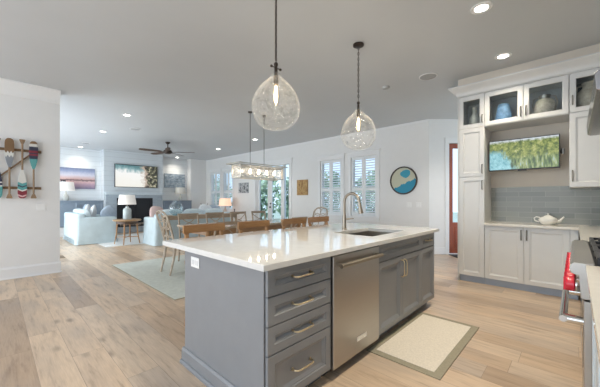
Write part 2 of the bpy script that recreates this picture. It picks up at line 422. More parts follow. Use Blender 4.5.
# angled entry wall with the front door
ET = Vector((0.688, -0.7256, 0)); EN = Vector((-0.7256, -0.688, 0)); E0 = Vector((WX, 2.46, 0))
def ebox(b, t0, t1, z0, z1, d0, d1):
    c = E0 + ET * (t0 + t1) / 2 + EN * (d0 + d1) / 2 + Vector((0, 0, (z0 + z1) / 2))
    return b.obox(c, ET * (t1 - t0) / 2, EN * abs(d1 - d0) / 2, (0, 0, (z1 - z0) / 2))
b = MB(); ebox(b, 0.0, 0.46, 0, CE, -0.16, 0); ebox(b, 0.46, 1.42, 2.58, CE, -0.16, 0); ebox(b, 1.42, 2.9, 0, CE, -0.16, 0)
struct(b.build('wall_entry', M_wall))
b = MB(); ebox(b, 0.37, 0.46, 0, 2.68, 0, 0.02); ebox(b, 0.37, 1.51, 2.58, 2.70, 0, 0.025); ebox(b, 1.42, 1.51, 0, 2.58, 0, 0.02)
struct(b.build('trim_entry', M_trim, bevel=0.003))
b = MB(); ebox(b, 0.03, 0.37, 0, 0.16, 0, 0.015)
struct(b.build('baseboard_entry', M_trim, bevel=0.003))
door = struct(ebox(ebox(ebox(ebox(MB(), 0.465, 0.56, 0.02, 2.57, -0.06, -0.015), 1.32, 1.415, 0.02, 2.57, -0.06, -0.015), 0.56, 1.32, 0.02, 0.74, -0.06, -0.015), 0.56, 1.32, 2.46, 2.57, -0.06, -0.015).build('door_2', M_reddoor, bevel=0.004))
ebox(MB(), 0.56, 1.32, 0.74, 2.46, -0.045, -0.037).build('door_glass', M_glass, door)
b = MB(); ebox(b, 0.60, 1.28, 0.14, 0.64, -0.015, -0.005); b.build('door_panel', M_reddoor, door, bevel=0.006)

# baseboards and crowns
def baseboard(name, p0, p1, n, h=0.19, t=0.016):
    p0, p1, n = Vector(p0), Vector(p1), Vector(n)
    prof = [(0, 0), (t + 0.012, 0), (t + 0.012, 0.018), (t, 0.024), (t, h - 0.03), (t * 0.55, h - 0.012), (t * 0.4, h), (0, h)]
    return struct(MB().poly([p0 + n * a + Vector((0, 0, z)) for a, z in prof], p1 - p0).build(name, M_trim))
def crown(name, p0, p1, n, z0, dz, out, m=M_trim):
    p0, p1, n = Vector(p0), Vector(p1), Vector(n)
    prof = [(0, 0), (0.014, 0), (0.018, 0.02)]
    for k in range(7):
        a = k / 6; prof.append((0.018 + (out - 0.035) * (a ** 1.7), 0.02 + (dz - 0.045) * a))
    prof += [(out, dz - 0.022), (out, dz), (0, dz)]
    return struct(MB().poly([p0 + n * a + Vector((0, 0, z0 + z)) for a, z in prof], p1 - p0).build(name, m, smooth=35))
baseboard('baseboard_left', (-3.6, 6.53, 0), (0.806, 6.53, 0), (0, -1, 0))
baseboard('baseboard_left_end', (0.79, 6.515, 0), (0.79, 6.70, 0), (1, 0, 0))
baseboard('baseboard_window', (WX, 2.46, 0), (WX, 7.0, 0), (-1, 0, 0))
baseboard('baseboard_window_far', (WX, 9.05, 0), (WX, 12.75, 0), (-1, 0, 0))
crown('trim_crown_left', (-3.6, 6.53, 0), (0.79, 6.53, 0), (0, -1, 0), CE - 0.21, 0.21, 0.13)
struct(MB().box(WX - 0.012, WX, 2.46, 13.1, CE - 0.05, CE).build('trim_cornice_window', M_trim))

# ------------------------------------------------------------------ windows with shutters
def shutter_window(name, y0, y1, z0, z1, mid, tilt=-0.45):
    """opening in the window wall: casing, glass, and two shutter panels"""
    w = MB(); x = WX; t = 0.022
    w.box(x - t, x, y0 - 0.085, y0, z0 - 0.02, z1); w.box(x - t, x, y1, y1 + 0.085, z0 - 0.02, z1)
    w.box(x - t - 0.006, x, y0 - 0.10, y1 + 0.10, z1, z1 + 0.12); w.box(x - t - 0.02, x, y0 - 0.115, y1 + 0.115, z1 + 0.12, z1 + 0.145)
    o = struct(w.build(name, M_trim, bevel=0.003))
    MB().box(x - 0.055, x, y0 - 0.11, y1 + 0.11, z0 - 0.04, z0).box(x - 0.02, x, y0 - 0.085, y1 + 0.085, z0 - 0.13, z0 - 0.04).build('window_sill', M_trim, o, bevel=0.004)
    MB().box(x + 0.13, x + 0.135, y0, y1, z0, z1).build('pane', M_glass, o)
    MB().box(x + 0.12, x + 0.15, y0, y0 + 0.04, z0, z1).box(x + 0.12, x + 0.15, y1 - 0.04, y1, z0, z1).box(x + 0.12, x + 0.15, y0, y1, (z0 + z1) / 2 - 0.02, (z0 + z1) / 2 + 0.02).build('sash', M_trim, o)
    ym = (y0 + y1) / 2
    for a, c in ((y0 + 0.004, ym - 0.002), (ym + 0.002, y1 - 0.004)):
        f = MB(); st = 0.058; X0, X1 = x + 0.01, x + 0.038
        f.box(X0, X1, a, a + st, z0 + 0.004, z1 - 0.004).box(X0, X1, c - st, c, z0 + 0.004, z1 - 0.004)
        f.box(X0, X1, a + st, c - st, z0 + 0.004, z0 + 0.10).box(X0, X1, a + st, c - st, z1 - 0.09, z1 - 0.004).box(X0, X1, a + st, c - st, mid - 0.045, mid + 0.045)
        sp = f.build('shutter_panel', M_louver, o, bevel=0.003)
        lv = MB()
        for q0, q1 in ((z0 + 0.10, mid - 0.045), (mid + 0.045, z1 - 0.09)):
            n = max(3, int(round((q1 - q0) / 0.070))); st_ = (q1 - q0) / n
            for i in range(n):
                zc = q0 + st_ * (i + 0.5); h = 0.036
                lv.obox((x + 0.026, (a + c) / 2, zc), (math.cos(tilt) * h, 0, -math.sin(tilt) * h), (0, (c - a) / 2 - st - 0.002, 0), (math.sin(tilt) * 0.0045, 0, math.cos(tilt) * 0.0045))
        lv.build('louver_row', M_louver, sp)
    return o
shutter_window('window_1', 4.92, 5.72, 0.82, 2.46, 1.56)
shutter_window('window_2', 3.80, 4.60, 0.82, 2.46, 1.56)
shutter_window('window_3', 11.5, 12.3, 0.80, 2.52, 1.60, -0.35)
shutter_window('window_4', 10.5, 11.25, 0.80, 2.52, 1.60, -0.35)

# glazed patio doors with a sidelight
b = MB(); x = WX
b.box(x - 0.025, x, 6.97, 7.09, 0, 2.5).box(x - 0.025, x, 8.93, 9.05, 0, 2.5).box(x - 0.03, x, 6.95, 9.07, 2.5, 2.66).box(x - 0.045, x, 6.93, 9.09, 2.66, 2.69)
b.box(x + 0.02, x + 0.12, 7.09, 7.14, 0, 2.5).box(x + 0.02, x + 0.12, 8.88, 8.93, 0, 2.5).box(x + 0.02, x + 0.12, 7.38, 7.44, 0, 2.5)
d1 = struct(b.build('door_1', M_trim, bevel=0.003))
for a, c in ((8.17, 8.87), (7.45, 8.16)):
    f = MB(); st = 0.11
    f.box(x + 0.04, x + 0.085, a, a + st, 0.02, 2.46).box(x + 0.04, x + 0.085, c - st, c, 0.02, 2.46).box(x + 0.04, x + 0.085, a + st, c - st, 0.02, 0.26).box(x + 0.04, x + 0.085, a + st, c - st, 2.33, 2.46)
    lf = f.build('door_leaf', M_trim, d1, bevel=0.003)
    MB().box(x + 0.058, x + 0.064, a + st, c - st, 0.26, 2.33).build('pane', M_glass, lf)
    if a < 8:
        MB().lathe([(0, -0.05), (0.03, -0.05), (0.03, -0.02), (0.012, -0.01), (0.012, 0)], (x + 0.04, c - 0.055, 1.0), 12, 'X').lathe([(0, -0.02), (0.028, -0.02), (0.028, 0)], (x + 0.04, c - 0.055, 1.13), 12, 'X').build('door_handle', M_black, lf, smooth=40)
MB().box(x + 0.06, x + 0.066, 7.14, 7.38, 0.02, 2.48).build('sidelight_pane', M_glass, d1)

# ------------------------------------------------------------------ outside: lawn and planting seen through the glass
struct(MB().box(7.3, 40, -20, 40, -0.5, -0.3).build('ground', mat('lawn', (0.30, 0.36, 0.29), 0.9, var=0.25, scale=2)))
M_leaf = mat('leaf_green', (0.30, 0.42, 0.28), 0.7, c2=(0.16, 0.27, 0.18), scale=3)
M_bark = mat('bark', (0.16, 0.13, 0.10), 0.9, var=0.2)
def tree(x, y, h, r, label):
    t = thing('garden_tree', label, 'tree', (x, y, -0.3), 0, 'garden trees beyond the glass')
    MB().tube([(0, 0, 0), (0.05, 0.03, h * 0.3), (-0.03, 0.02, h * 0.75)], [0.13, 0.10, 0.04], 8).build('trunk', M_bark, t, smooth=60)
    lf = MB()
    for i in range(800):
        a = random.random() * 2 * PI; u = random.uniform(-1, 1); q = random.random() ** 0.4
        c = Vector((r * q * math.cos(a) * math.sqrt(1 - u * u), r * q * math.sin(a) * math.sqrt(1 - u * u), h * 0.52 + u * q * h * 0.50))
        d = Vector((random.uniform(-1, 1), random.uniform(-1, 1), random.uniform(-1, 1))).normalized(); e = d.orthogonal().normalized(); g = d.cross(e)
        s = random.uniform(0.12, 0.24)
        V = [lf.bm.verts.new(c + p) for p in (e * s, g * s * 0.5, -e * s, -g * s * 0.5)]
        lf.bm.faces.new(V)
    lf.build('foliage', M_leaf, t)
tree(12.0, 15.0, 3.6, 1.4, 'leafy green tree outside the left leaf of the glazed patio doors')
tree(12.4, 12.2, 3.0, 1.1, 'leafy green tree outside the right leaf of the glazed patio doors')
tree(15.5, 11.9, 3.4, 1.3, 'tall green tree outside the left shuttered window by the island')
tree(15.5, 8.6, 3.2, 1.3, 'green tree outside the right shuttered window by the island')
tree(12.0, 20.5, 3.4, 1.5, 'green tree outside the far shuttered windows of the living room')

# ------------------------------------------------------------------ ceiling fittings
SPOTS = []
def downlight(x, y, label, power=26, color=(1.0, 0.94, 0.85), z=CE):
    t = thing('recessed_light', label, 'ceiling light', (x, y, z), 0, 'recessed ceiling lights')
    MB().lathe([(0.058, 0.0), (0.060, -0.008), (0.092, -0.006), (0.095, -0.0)], n=24).build('trim_ring', M_ltrim, t, smooth=40)
    MB().lathe([(0, -0.003), (0.059, -0.003)], n=24).build('lens', M_lamp, t)
    d = bpy.data.lights.new('lamp', 'SPOT'); d.energy = power; d.spot_size = math.radians(125); d.spot_blend = 0.9; d.color = color; d.shadow_soft_size = 0.06
    o = bpy.data.objects.new('lamp', d); o.parent = t; o.location = (0, 0, -0.03); col.objects.link(o)
WARM = (1.0, 0.88, 0.70)
downlight(3.28, 0.665, 'recessed ceiling light over the aisle, nearest of two above the white cabinets', 95, WARM)
downlight(4.57, 0.68, 'recessed ceiling light just in front of the crown of the white cabinets', 60, WARM)
downlight(2.02, 7.19, 'recessed ceiling light nearest the end of the paddle wall', 40)
downlight(2.06, 9.41, 'recessed ceiling light above the slipcovered sofas, second beyond the paddle wall', 40)
downlight(2.10, 12.70, 'recessed ceiling light in the left niche above the sunset picture', 30, (1.0, 0.90, 0.76))
downlight(5.68, 9.55, 'recessed ceiling light in front of the far shuttered windows', 40)
downlight(5.57, 7.2, 'recessed ceiling light beyond the chandelier, in front of the glazed patio doors', 40)
downlight(5.55, 12.72, 'recessed ceiling light in the right niche above the grey seascape picture', 30, (1.0, 0.90, 0.76))
downlight(1.6, 0.66, 'added unseen ceiling light over the aisle beside the camera', 95, WARM)  # out of view, added to brighten the kitchen
downlight(-0.6, 1.9, 'added unseen ceiling light behind the camera near the island', 50, WARM)  # added off-frame fill for the near kitchen
downlight(-0.6, 4.6, 'added unseen ceiling light behind the camera near the paddle wall', 30)  # added off-frame fill toward the left wall
downlight(6.1, 1.2, 'added hidden ceiling light in the entry behind the pantry cabinet', 110)  # added out of sight to lift the dark entry wall
def grille(x, y, r, label, name='ceiling_speaker', cat='speaker'):
    t = thing(name, label, cat, (x, y, CE))
    MB().lathe([(r, 0), (r, -0.008), (r - 0.012, -0.010)], n=28).build('rim', M_ltrim, t, smooth=40)
    MB().lathe([(0, -0.007), (r - 0.012, -0.007)], n=28).build('grille', M_grille, t)
grille(4.54, 1.62, 0.13, 'round grey ceiling speaker between the island and the white cabinets')
grille(2.57, 8.45, 0.13, 'round grey ceiling speaker in the living room near the fan')
grille(2.08, 11.70, 0.11, 'round pale ceiling speaker close to the fireplace wall')
tag(MB((4.48, 2.28, CE)).lathe([(0, -0.03), (0.045, -0.03), (0.058, -0.012), (0.06, 0)], (4.48, 2.28, CE), 20).build('smoke_detector', M_grille, smooth=40), 'small round grey smoke detector on the ceiling beyond the speaker', 'smoke detector')

# ceiling fan
t = thing('ceiling_fan', 'dark bronze five-blade ceiling fan above the sofas', 'ceiling fan', (3.88, 9.60, CE))
MB().lathe([(0, 0), (0.075, 0), (0.07, -0.03), (0.03, -0.07), (0, -0.07)], n=20).build('canopy', M_bronze, t, smooth=40)
MB().tube([(0, 0, -0.05), (0, 0, -0.26)], 0.014).build('downrod', M_bronze, t, smooth=40)
MB().lathe([(0, -0.24), (0.05, -0.245), (0.115, -0.275), (0.135, -0.32), (0.12, -0.36), (0.07, -0.385), (0, -0.39)], n=24).build('motor_housing', M_bronze, t, smooth=40)
for k in range(5):
    a = math.radians(32 + 72 * k); bl = MB(); dz = -0.325
    pts = [(0.20, -0.05), (0.32, -0.068), (0.70, -0.078), (0.83, -0.055), (0.85, 0.0), (0.83, 0.055), (0.70, 0.078), (0.32, 0.068), (0.20, 0.05)]
    bl.poly([(px, py, dz + py * 0.22) for px, py in pts], (0, 0, 0.008)).xform(Matrix.Rotation(a, 4, 'Z'))
    o = bl.build('blade', M_walnut, t)
    MB().bar((0.10, 0, dz), (0.24, 0, dz), 0.045, 0.01).xform(Matrix.Rotation(a, 4, 'Z')).build('blade_iron', M_bronze, o)

# ------------------------------------------------------------------ island
SH = [(0, -0.02), (0, -0.002), (0.002, 0), (0.050, 0), (0.055, -0.006), (0.061, -0.007), (0.078, -0.018)]
SHG = SH + [(0.084, -0.0185)]
def pull(b, p, axis, L, out, proj=0.032, r=0.0055):
    """arched bar pull centred at p along axis, standing off along out"""
    p, a, o = Vector(p), Vector(axis), Vector(out); h = L / 2
    b.tube([p - a * h, p - a * h + o * proj * 0.55, p - a * (h - 0.012) + o * proj * 0.9, p - a * (h - 0.03) + o * proj, p + a * (h - 0.03) + o * proj, p + a * (h - 0.012) + o * proj * 0.9, p + a * h + o * proj * 0.55, p + a * h], r, 8)
    for s in (-1, 1): b.lathe([(0.010, 0), (0.010, 0.004), (0.007, 0.006)], p + a * h * s, 10, 'Y' if abs(o.y) > 0.5 else 'X')
    return b
FY = 1.222; CT = 0.885
U = Vector((1, 0, 0)); WN = Vector((0, -1, 0))
def front(parent, L0, name, x0, x1, z0, z1, m=M_isl):
    g = 0.002
    return MB(L0).panel((x0 + g, FY, z0 + g), U, WN, x1 - x0 - 2 * g, z1 - z0 - 2 * g, SHG).build(name, m, parent)
# base shell with end panel, mouldings
L0 = (1.03, 1.9, 0)
t = thing('kitchen_island', 'grey painted island back on the stool side, standing behind the island cabinets', 'kitchen island', (2.33, 2.06, 0))
MB((2.33, 2.06, 0)).box(1.040, 3.62, 1.874, 2.20, 0.0, CT).build('knee_wall', M_isl, t)
L0 = (1.022, 1.75, 0)
t = thing('island_cladding', 'plain grey end cladding of the island with a stepped base moulding and an outlet', 'cladding', L0)
MB(L0).box(1.022, 1.035, 1.246, 2.205, 0.0, CT).build('end_panel', M_isl, t, bevel=0.002)
def mould(b, x, y0, y1, sgn):
    pr_ = [(0, 0), (0.034, 0), (0.034, 0.018), (0.027, 0.026), (0.018, 0.028), (0.018, 0.098), (0.009, 0.115), (0, 0.118)]
    return b.poly([(x + sgn * a, y0, z) for a, z in pr_], (0, y1 - y0, 0))
mould(MB(L0), 1.022, 1.246, 2.222, -1).build('base_moulding', M_isl, t)
# drawer cabinet
def carcass(L0, x0, x1, parent):
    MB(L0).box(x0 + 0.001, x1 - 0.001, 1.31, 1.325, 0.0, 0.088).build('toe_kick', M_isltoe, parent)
    MB(L0).box(x0 + 0.001, x0 + 0.017, FY + 0.022, 1.87, 0.089, CT).box(x1 - 0.017, x1 - 0.001, FY + 0.022, 1.87, 0.089, CT).box(x0 + 0.017, x1 - 0.017, FY + 0.022, 1.87, 0.089, 0.105).box(x0 + 0.017, x1 - 0.017, 1.855, 1.87, 0.105, CT).box(x0 + 0.017, x1 - 0.017, FY + 0.022, FY + 0.04, 0.105, 0.69).box(x0 + 0.017, x1 - 0.017, FY + 0.022, FY + 0.04, 0.71, CT).build('carcass', M_isl, parent)
L0 = (1.318, 1.55, 0)
t = thing('drawer_cabinet', 'grey four-drawer base cabinet at the near end of the island', 'cabinet', L0)
carcass(L0, 1.038, 1.598, t)
for z0, z1 in ((0.722, 0.882), (0.556, 0.720), (0.395, 0.554), (0.092, 0.393)):
    d = front(t, L0, 'drawer', 1.030, 1.598, z0, z1)
    pull(MB(L0), (1.314, FY - 0.002 + 0.012, (z0 + z1) / 2), U, 0.16, WN, 0.042).build('drawer_pull', M_brass, d, smooth=50)
# dishwasher
L0 = (1.932, 1.55, 0)
t = thing('dishwasher', 'stainless steel dishwasher between the drawers and the sink cabinet', 'dishwasher', L0)
MB(L0).box(1.606, 2.258, FY + 0.03, 1.86, 0.09, 0.872).build('tub', M_dark, t)
MB(L0).box(1.606, 2.258, 1.31, 1.325, 0.0, 0.088).build('toe_kick', M_dark, t)
MB(L0).box(1.612, 2.254, FY - 0.012, FY + 0.028, 0.080, 0.868).build('door', M_steel, t, bevel=0.004)
MB(L0).tube([(1.635, FY - 0.062, 0.805), (2.215, FY - 0.062, 0.805)], 0.015, 14).build('handle_bar', M_nickel, t, smooth=40)
for x in (1.650, 2.185): MB(L0).box(x, x + 0.035, FY - 0.064, FY - 0.012, 0.795, 0.815).build('handle_post', M_nickel, t, bevel=0.003)
bd = MB(L0).box(1.905, 2.045, FY - 0.0145, FY - 0.011, 0.176, 0.212).build('badge', M_steel2, t)
b = MB(L0)
b.box(1.905, 2.045, FY - 0.0160, FY - 0.0140, 0.206, 0.212).box(1.905, 2.045, FY - 0.0160, FY - 0.0140, 0.176, 0.181).box(1.905, 1.911, FY - 0.0160, FY - 0.0140, 0.181, 0.206).box(2.039, 2.045, FY - 0.0160, FY - 0.0140, 0.181, 0.206)
b.build('badge_rim', mat('bright_badge', (0.86, 0.84, 0.80), 0.3, 0.3), bd)
# sink cabinet
L0 = (2.74, 1.55, 0)
t = thing('sink_cabinet', 'grey two-door sink base cabinet under the island sink', 'cabinet', L0)
carcass(L0, 2.264, 3.214, t)
front(t, L0, 'false_front', 2.264, 3.214, 0.722, 0.882)
for x0, x1, hx in ((2.264, 2.739, 2.712), (2.739, 3.214, 2.768)):
    d = front(t, L0, 'door', x0, x1, 0.092, 0.720)
    pull(MB(L0), (hx, FY, 0.600), (0, 0, 1), 0.16, WN, 0.036).build('door_pull', M_brass, d, smooth=50)
# narrow cabinet
L0 = (3.42, 1.55, 0)
t = thing('narrow_cabinet', 'narrow grey cabinet with one drawer and one door at the far end of the island', 'cabinet', L0)
carcass(L0, 3.218, 3.620, t)
d = front(t, L0, 'drawer', 3.216, 3.624, 0.722, 0.882)
pull(MB(L0), (3.42, FY, 0.802), U, 0.13, WN, 0.036).build('drawer_pull', M_brass, d, smooth=50)
front(t, L0, 'door', 3.216, 3.624, 0.092, 0.720)
# countertop with sink cut-out
SX0, SX1, SY0, SY1 = 2.42, 3.14, 1.37, 1.83
X0, X1, Y0, Y1 = 0.967, 3.67, 1.178, 2.50
b = MB(((X0 + X1) / 2, (Y0 + Y1) / 2, CT))
def ring(z, i):
    return [(X0 + i, Y0 + i, z), (X1 - i, Y0 + i, z), (X1 - i, Y1 - i, z), (X0 + i, Y1 - i, z)]
def hole(z): return [(SX0, SY0, z), (SX1, SY0, z), (SX1, SY1, z), (SX0, SY1, z)]
zt = 0.92
b.rings([hole(CT), ring(CT, 0.0), ring(zt - 0.004, 0), ring(zt, 0.004), hole(zt), hole(CT)], False, False)
bmesh.ops.remove_doubles(b.bm, verts=b.bm.verts, dist=1e-5)
tag(b.build('island_countertop', M_quartz), 'polished white quartz countertop covering the whole grey island', 'countertop')
# sink
b = MB((2.78, 1.6, 0.70))
e = 0.006; z0 = 0.705
def rr(i, z): return [(SX0 - i, SY0 - i, z), (SX1 + i, SY0 - i, z), (SX1 + i, SY1 + i, z), (SX0 - i, SY1 + i, z)]
b.rings([rr(0.018, 0.882), rr(-0.001, 0.882), rr(-0.006, z0 + 0.02), rr(-0.03, z0), ], False, True)
b.rings([rr(0.018, 0.880), rr(0.004, 0.880), rr(0.004, z0 - 0.01)], False, True)
tag(b.build('sink', mat('sink_steel', (0.36, 0.33, 0.29), 0.28, 0.9, var=0.05)), 'rectangular stainless undermount sink set into the island top', 'sink')
# faucet
FX, FYY = 2.80, 1.945
t = thing('faucet', 'brushed nickel gooseneck pull-down faucet behind the island sink', 'faucet', (FX, FYY, 0.92))
MB().lathe([(0, 0), (0.030, 0), (0.030, 0.008), (0.022, 0.016), (0.021, 0.15), (0.017, 0.17), (0, 0.17)], n=20).build('base', M_nickel, t, smooth=40)
pts = [(0, 0, 0.15), (0, 0, 0.315)] + [(0, -0.10 + 0.10 * math.cos(a), 0.315 + 0.10 * math.sin(a)) for a in [PI * k / 12 for k in range(1, 12)]] + [(0, -0.205, 0.295)]
MB().tube(pts, 0.0155, 12).build('neck', M_nickel, t, smooth=60)
MB().tube([(0, -0.204, 0.305), (0, -0.212, 0.25), (0, -0.224, 0.19)], [0.016, 0.021, 0.028], 14).build('spray_head', M_nickel, t, smooth=60)
MB().tube([(0.0, 0.0, 0.11), (0.02, -0.02, 0.118), (0.075, -0.08, 0.125)], [0.011, 0.008, 0.0055], 10).build('lever', M_nickel, t, smooth=60)
# island outlet
t = thing('electrical_outlet', 'white electrical outlet on the end panel of the island', 'outlet', (1.0215, 2.03, 0.80))
MB().box(-0.006, 0, -0.062, 0.062, -0.038, 0.038).build('cover_plate', M_plate, t, bevel=0.003)
MB().box(-0.008, -0.006, -0.045, -0.008, -0.017, 0.017).box(-0.008, -0.006, 0.008, 0.045, -0.017, 0.017).build('socket', mat('socket_grey', (0.66, 0.66, 0.66), 0.4), t)
# mat in front of the sink
t = thing('kitchen_mat', 'cream woven kitchen mat with olive border on the floor by the sink cabinet', 'mat', (2.715, 0.975, 0.0))
MB().box(-0.575, 0.575, -0.292, 0.292, 0, 0.008).build('border', M_olive, t, bevel=0.003)
MB().box(-0.515, 0.515, -0.232, 0.232, 0.008, 0.0105).build('centre', M_jute, t)

# ------------------------------------------------------------------ pendants
def pendant():
    t = thing('pendant_light', '', 'pendant light', (0, 0, CE), 0, 'seeded glass globe pendants over the island')
    MB().lathe([(0, 0), (0.065, 0), (0.065, -0.018), (0.05, -0.026), (0, -0.026)], n=24).build('canopy', M_bronze, t, smooth=40)
    ch = MB(); z = -0.03; k = 0
    while z > -0.665:
        pts = []
        for j in range(10):
            a = 2 * PI * j / 10; u, v = 0.0095 * math.cos(a), 0.021 * math.sin(a)
            pts.append((u, 0, z - 0.019 + v) if k % 2 else (0, u, z - 0.019 + v))
        ch.tube(pts, 0.0030, 5, closed=True); z -= 0.032; k += 1
    ch.build('chain', M_bronze, t, smooth=60)
    MB().tube([(0.0035, 0, -0.02), (0.004, 0.004, -0.35), (0.0, 0, -0.70)], 0.0022, 6).build('cord', M_bronze, t, smooth=60)
    MB().lathe([(0, -0.69), (0.012, -0.69), (0.018, -0.70), (0.018, -0.715), (0.012, -0.725), (0.015, -0.74), (0.015, -0.80), (0.022, -0.81), (0.022, -0.875), (0, -0.875)], n=14).tube([(-0.055, 0, -0.735), (0.055, 0, -0.735)], 0.005, 8).lathe([(0, -0.058), (0.011, -0.058), (0.011, -0.046), (0, -0.046)], (0, 0, -0.735), 10, 'X').lathe([(0, 0.046), (0.011, 0.046), (0.011, 0.058), (0, 0.058)], (0, 0, -0.735), 10, 'X').build('socket_stem', M_bronze, t, smooth=40)
    prof = [(0.020, -0.775), (0.034, -0.79), (0.050, -0.82), (0.085, -0.855), (0.135, -0.90), (0.178, -0.96), (0.203, -1.035), (0.207, -1.10), (0.192, -1.165), (0.158, -1.218), (0.112, -1.252), (0.06, -1.268), (0.0, -1.272)]
    g = MB().lathe(prof, n=40)
    for v in g.bm.verts:
        s = 1 + 0.018 * math.sin(5 * math.atan2(v.co.y, v.co.x) + 23 * v.co.z); v.co.x *= s; v.co.y *= s
    g = g.build('glass_globe', M_bubble, t, smooth=80)
    bl = MB().lathe([(0, -0.875), (0.014, -0.88), (0.020, -0.92), (0.024, -1.0), (0.018, -1.05), (0, -1.065)], n=16).build('bulb', M_bulbglass, t, smooth=70)
    fm = MB()
    for k in range(5):
        a = 2 * PI * k / 5; fm.tube([(0.004 * math.cos(a), 0.004 * math.sin(a), -0.89), (0.012 * math.cos(a), 0.012 * math.sin(a), -0.93), (0.012 * math.cos(a), 0.012 * math.sin(a), -1.03)], 0.0022, 5)
    fm.build('filament', M_bulb, bl)
    d = bpy.data.lights.new('lamp', 'POINT'); d.energy = 5; d.color = (1.0, 0.88, 0.72); d.shadow_soft_size = 0.03
    o = bpy.data.objects.new('lamp', d); o.parent = t; o.location = (0, 0, -0.97); col.objects.link(o)
    return t
p1 = pendant(); p1.location = (1.68, 1.88, CE); p1['label'] = 'larger-looking seeded glass globe pendant on a chain above the near half of the island'
dup(p1, (3.03, 1.90, CE), 0.6, 'seeded glass globe pendant above the faucet end of the island, its round canopy in view')

# ------------------------------------------------------------------ white cabinets along the kitchen wall
PX = 5.005                       # front plane of the white cabinets
UY = Vector((0, -1, 0)); WXN = Vector((-1, 0, 0))
WSH = [(0, -0.02), (0, -0.002), (0.002, 0), (0.058, 0), (0.062, -0.005), (0.066, -0.006), (0.076, -0.011), (0.082, -0.0115)]
GSH = [(0.058, -0.02), (0, -0.02), (0, -0.002), (0.002, 0), (0.056, 0), (0.062, -0.008), (0.058, -0.02)]
def wfront(parent, L0, name, ya, yb, z0, z1, ins=None):
    """ya > yb: left and right edge as seen from the room"""
    g = 0.0018
    return MB(L0).panel((PX, ya - g, z0 + g), UY, WXN, ya - yb - 2 * g, z1 - z0 - 2 * g, WSH).build(name, M_cab, parent)
def gfront(parent, L0, ya, yb, z0, z1, hy, hz0, hz1):
    g = 0.0018
    b = MB(L0).panel((PX, ya - g, z0 + g), UY, WXN, ya - yb - 2 * g, z1 - z0 - 2 * g, GSH, True)
    d = b.build('glass_door', M_cab, parent)
    MB(L0).box(PX + 0.012, PX + 0.015, yb + 0.055, ya - 0.055, z0 + 0.055, z1 - 0.055).build('pane', M_cabglass, d)
    wpull(d, L0, hy, hz0, hz1)
    return d
def wpull(d, L0, y, z0, z1):
    pull(MB(L0), (PX, y, (z0 + z1) / 2), (0, 0, 1), z1 - z0, WXN, 0.034, 0.0075).build('door_pull', M_pewter, d, smooth=50)
M_cabin = mat('cabinet_interior', (0.42, 0.44, 0.45), 0.6, var=0.03)
def shell(b, y0, y1, z0, z1, x1=5.5, x0=None, th=0.016):
    x0 = PX + 0.021 if x0 is None else x0
    b.box(x0, x1, y0, y0 + th, z0, z1).box(x0, x1, y1 - th, y1, z0, z1).box(x0, x1, y0 + th, y1 - th, z0, z0 + th).box(x0, x1, y0 + th, y1 - th, z1 - th, z1)
    return b
# pantry
L0 = (5.25, 1.145, 0)
t = thing('pantry_cabinet', 'tall narrow white pantry cabinet with glass top door at the end of the kitchen wall', 'cabinet', L0)
MB(L0).box(PX + 0.021, 5.498, 0.976, 1.318, 0.10, 2.35).build('carcass', M_cab, t)
shell(MB(L0), 0.976, 1.318, 2.352, 2.86, 5.498).build('upper_box', M_cab, t)
MB(L0).box(5.47, 5.495, 0.993, 1.301, 2.37, 2.84).build('upper_back', M_cabin, t)
gfront(t, L0, 1.318, 0.976, 2.355, 2.842, 1.003, 2.42, 2.53)
d = wfront(t, L0, 'door', 1.318, 0.976, 1.615, 2.352); wpull(d, L0, 1.003, 1.66, 1.79)
d = wfront(t, L0, 'door', 1.318, 0.976, 0.102, 1.612); wpull(d, L0, 1.003, 1.42, 1.55)
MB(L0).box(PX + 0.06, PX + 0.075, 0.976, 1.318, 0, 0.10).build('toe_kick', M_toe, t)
MB(L0).box(PX - 0.004, 5.498, 1.320, 1.336, 0, 2.86).build('side_panel', M_cab, t, bevel=0.002)
# base cabinet
L0 = (5.25, 0.48, 0)
t = thing('base_cabinet', 'white two-door base cabinet under the teapot counter', 'cabinet', L0)
MB(L0).box(PX + 0.021, 5.49, -0.03, 0.972, 0.10, 0.885).build('carcass', M_cab, t)
d = wfront(t, L0, 'door', 0.972, 0.510, 0.102, 0.882); wpull(d, L0, 0.540, 0.71, 0.84)
d = wfront(t, L0, 'door', 0.508, 0.045, 0.102, 0.882); wpull(d, L0, 0.478, 0.71, 0.84)
MB(L0).box(PX, PX + 0.02, -0.03, 0.043, 0.102, 0.882).build('filler_strip', M_cab, t)
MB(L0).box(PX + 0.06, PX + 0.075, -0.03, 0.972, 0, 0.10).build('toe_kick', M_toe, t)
# wall cabinet above the television
L0 = (5.25, 0.52, 2.36)
t = thing('wall_cabinet', 'white wall cabinet with two glass doors above the television', 'cabinet', L0)
shell(MB(L0), 0.056, 0.974, 2.352, 2.86).build('carcass', M_cab, t)
MB(L0).box(5.47, 5.495, 0.072, 0.956, 2.37, 2.84).build('back_panel', M_cabin, t)
gfront(t, L0, 0.974, 0.517, 2.36, 2.842, 0.545, 2.42, 2.55)
gfront(t, L0, 0.515, 0.056, 2.36, 2.842, 0.487, 2.42, 2.55)
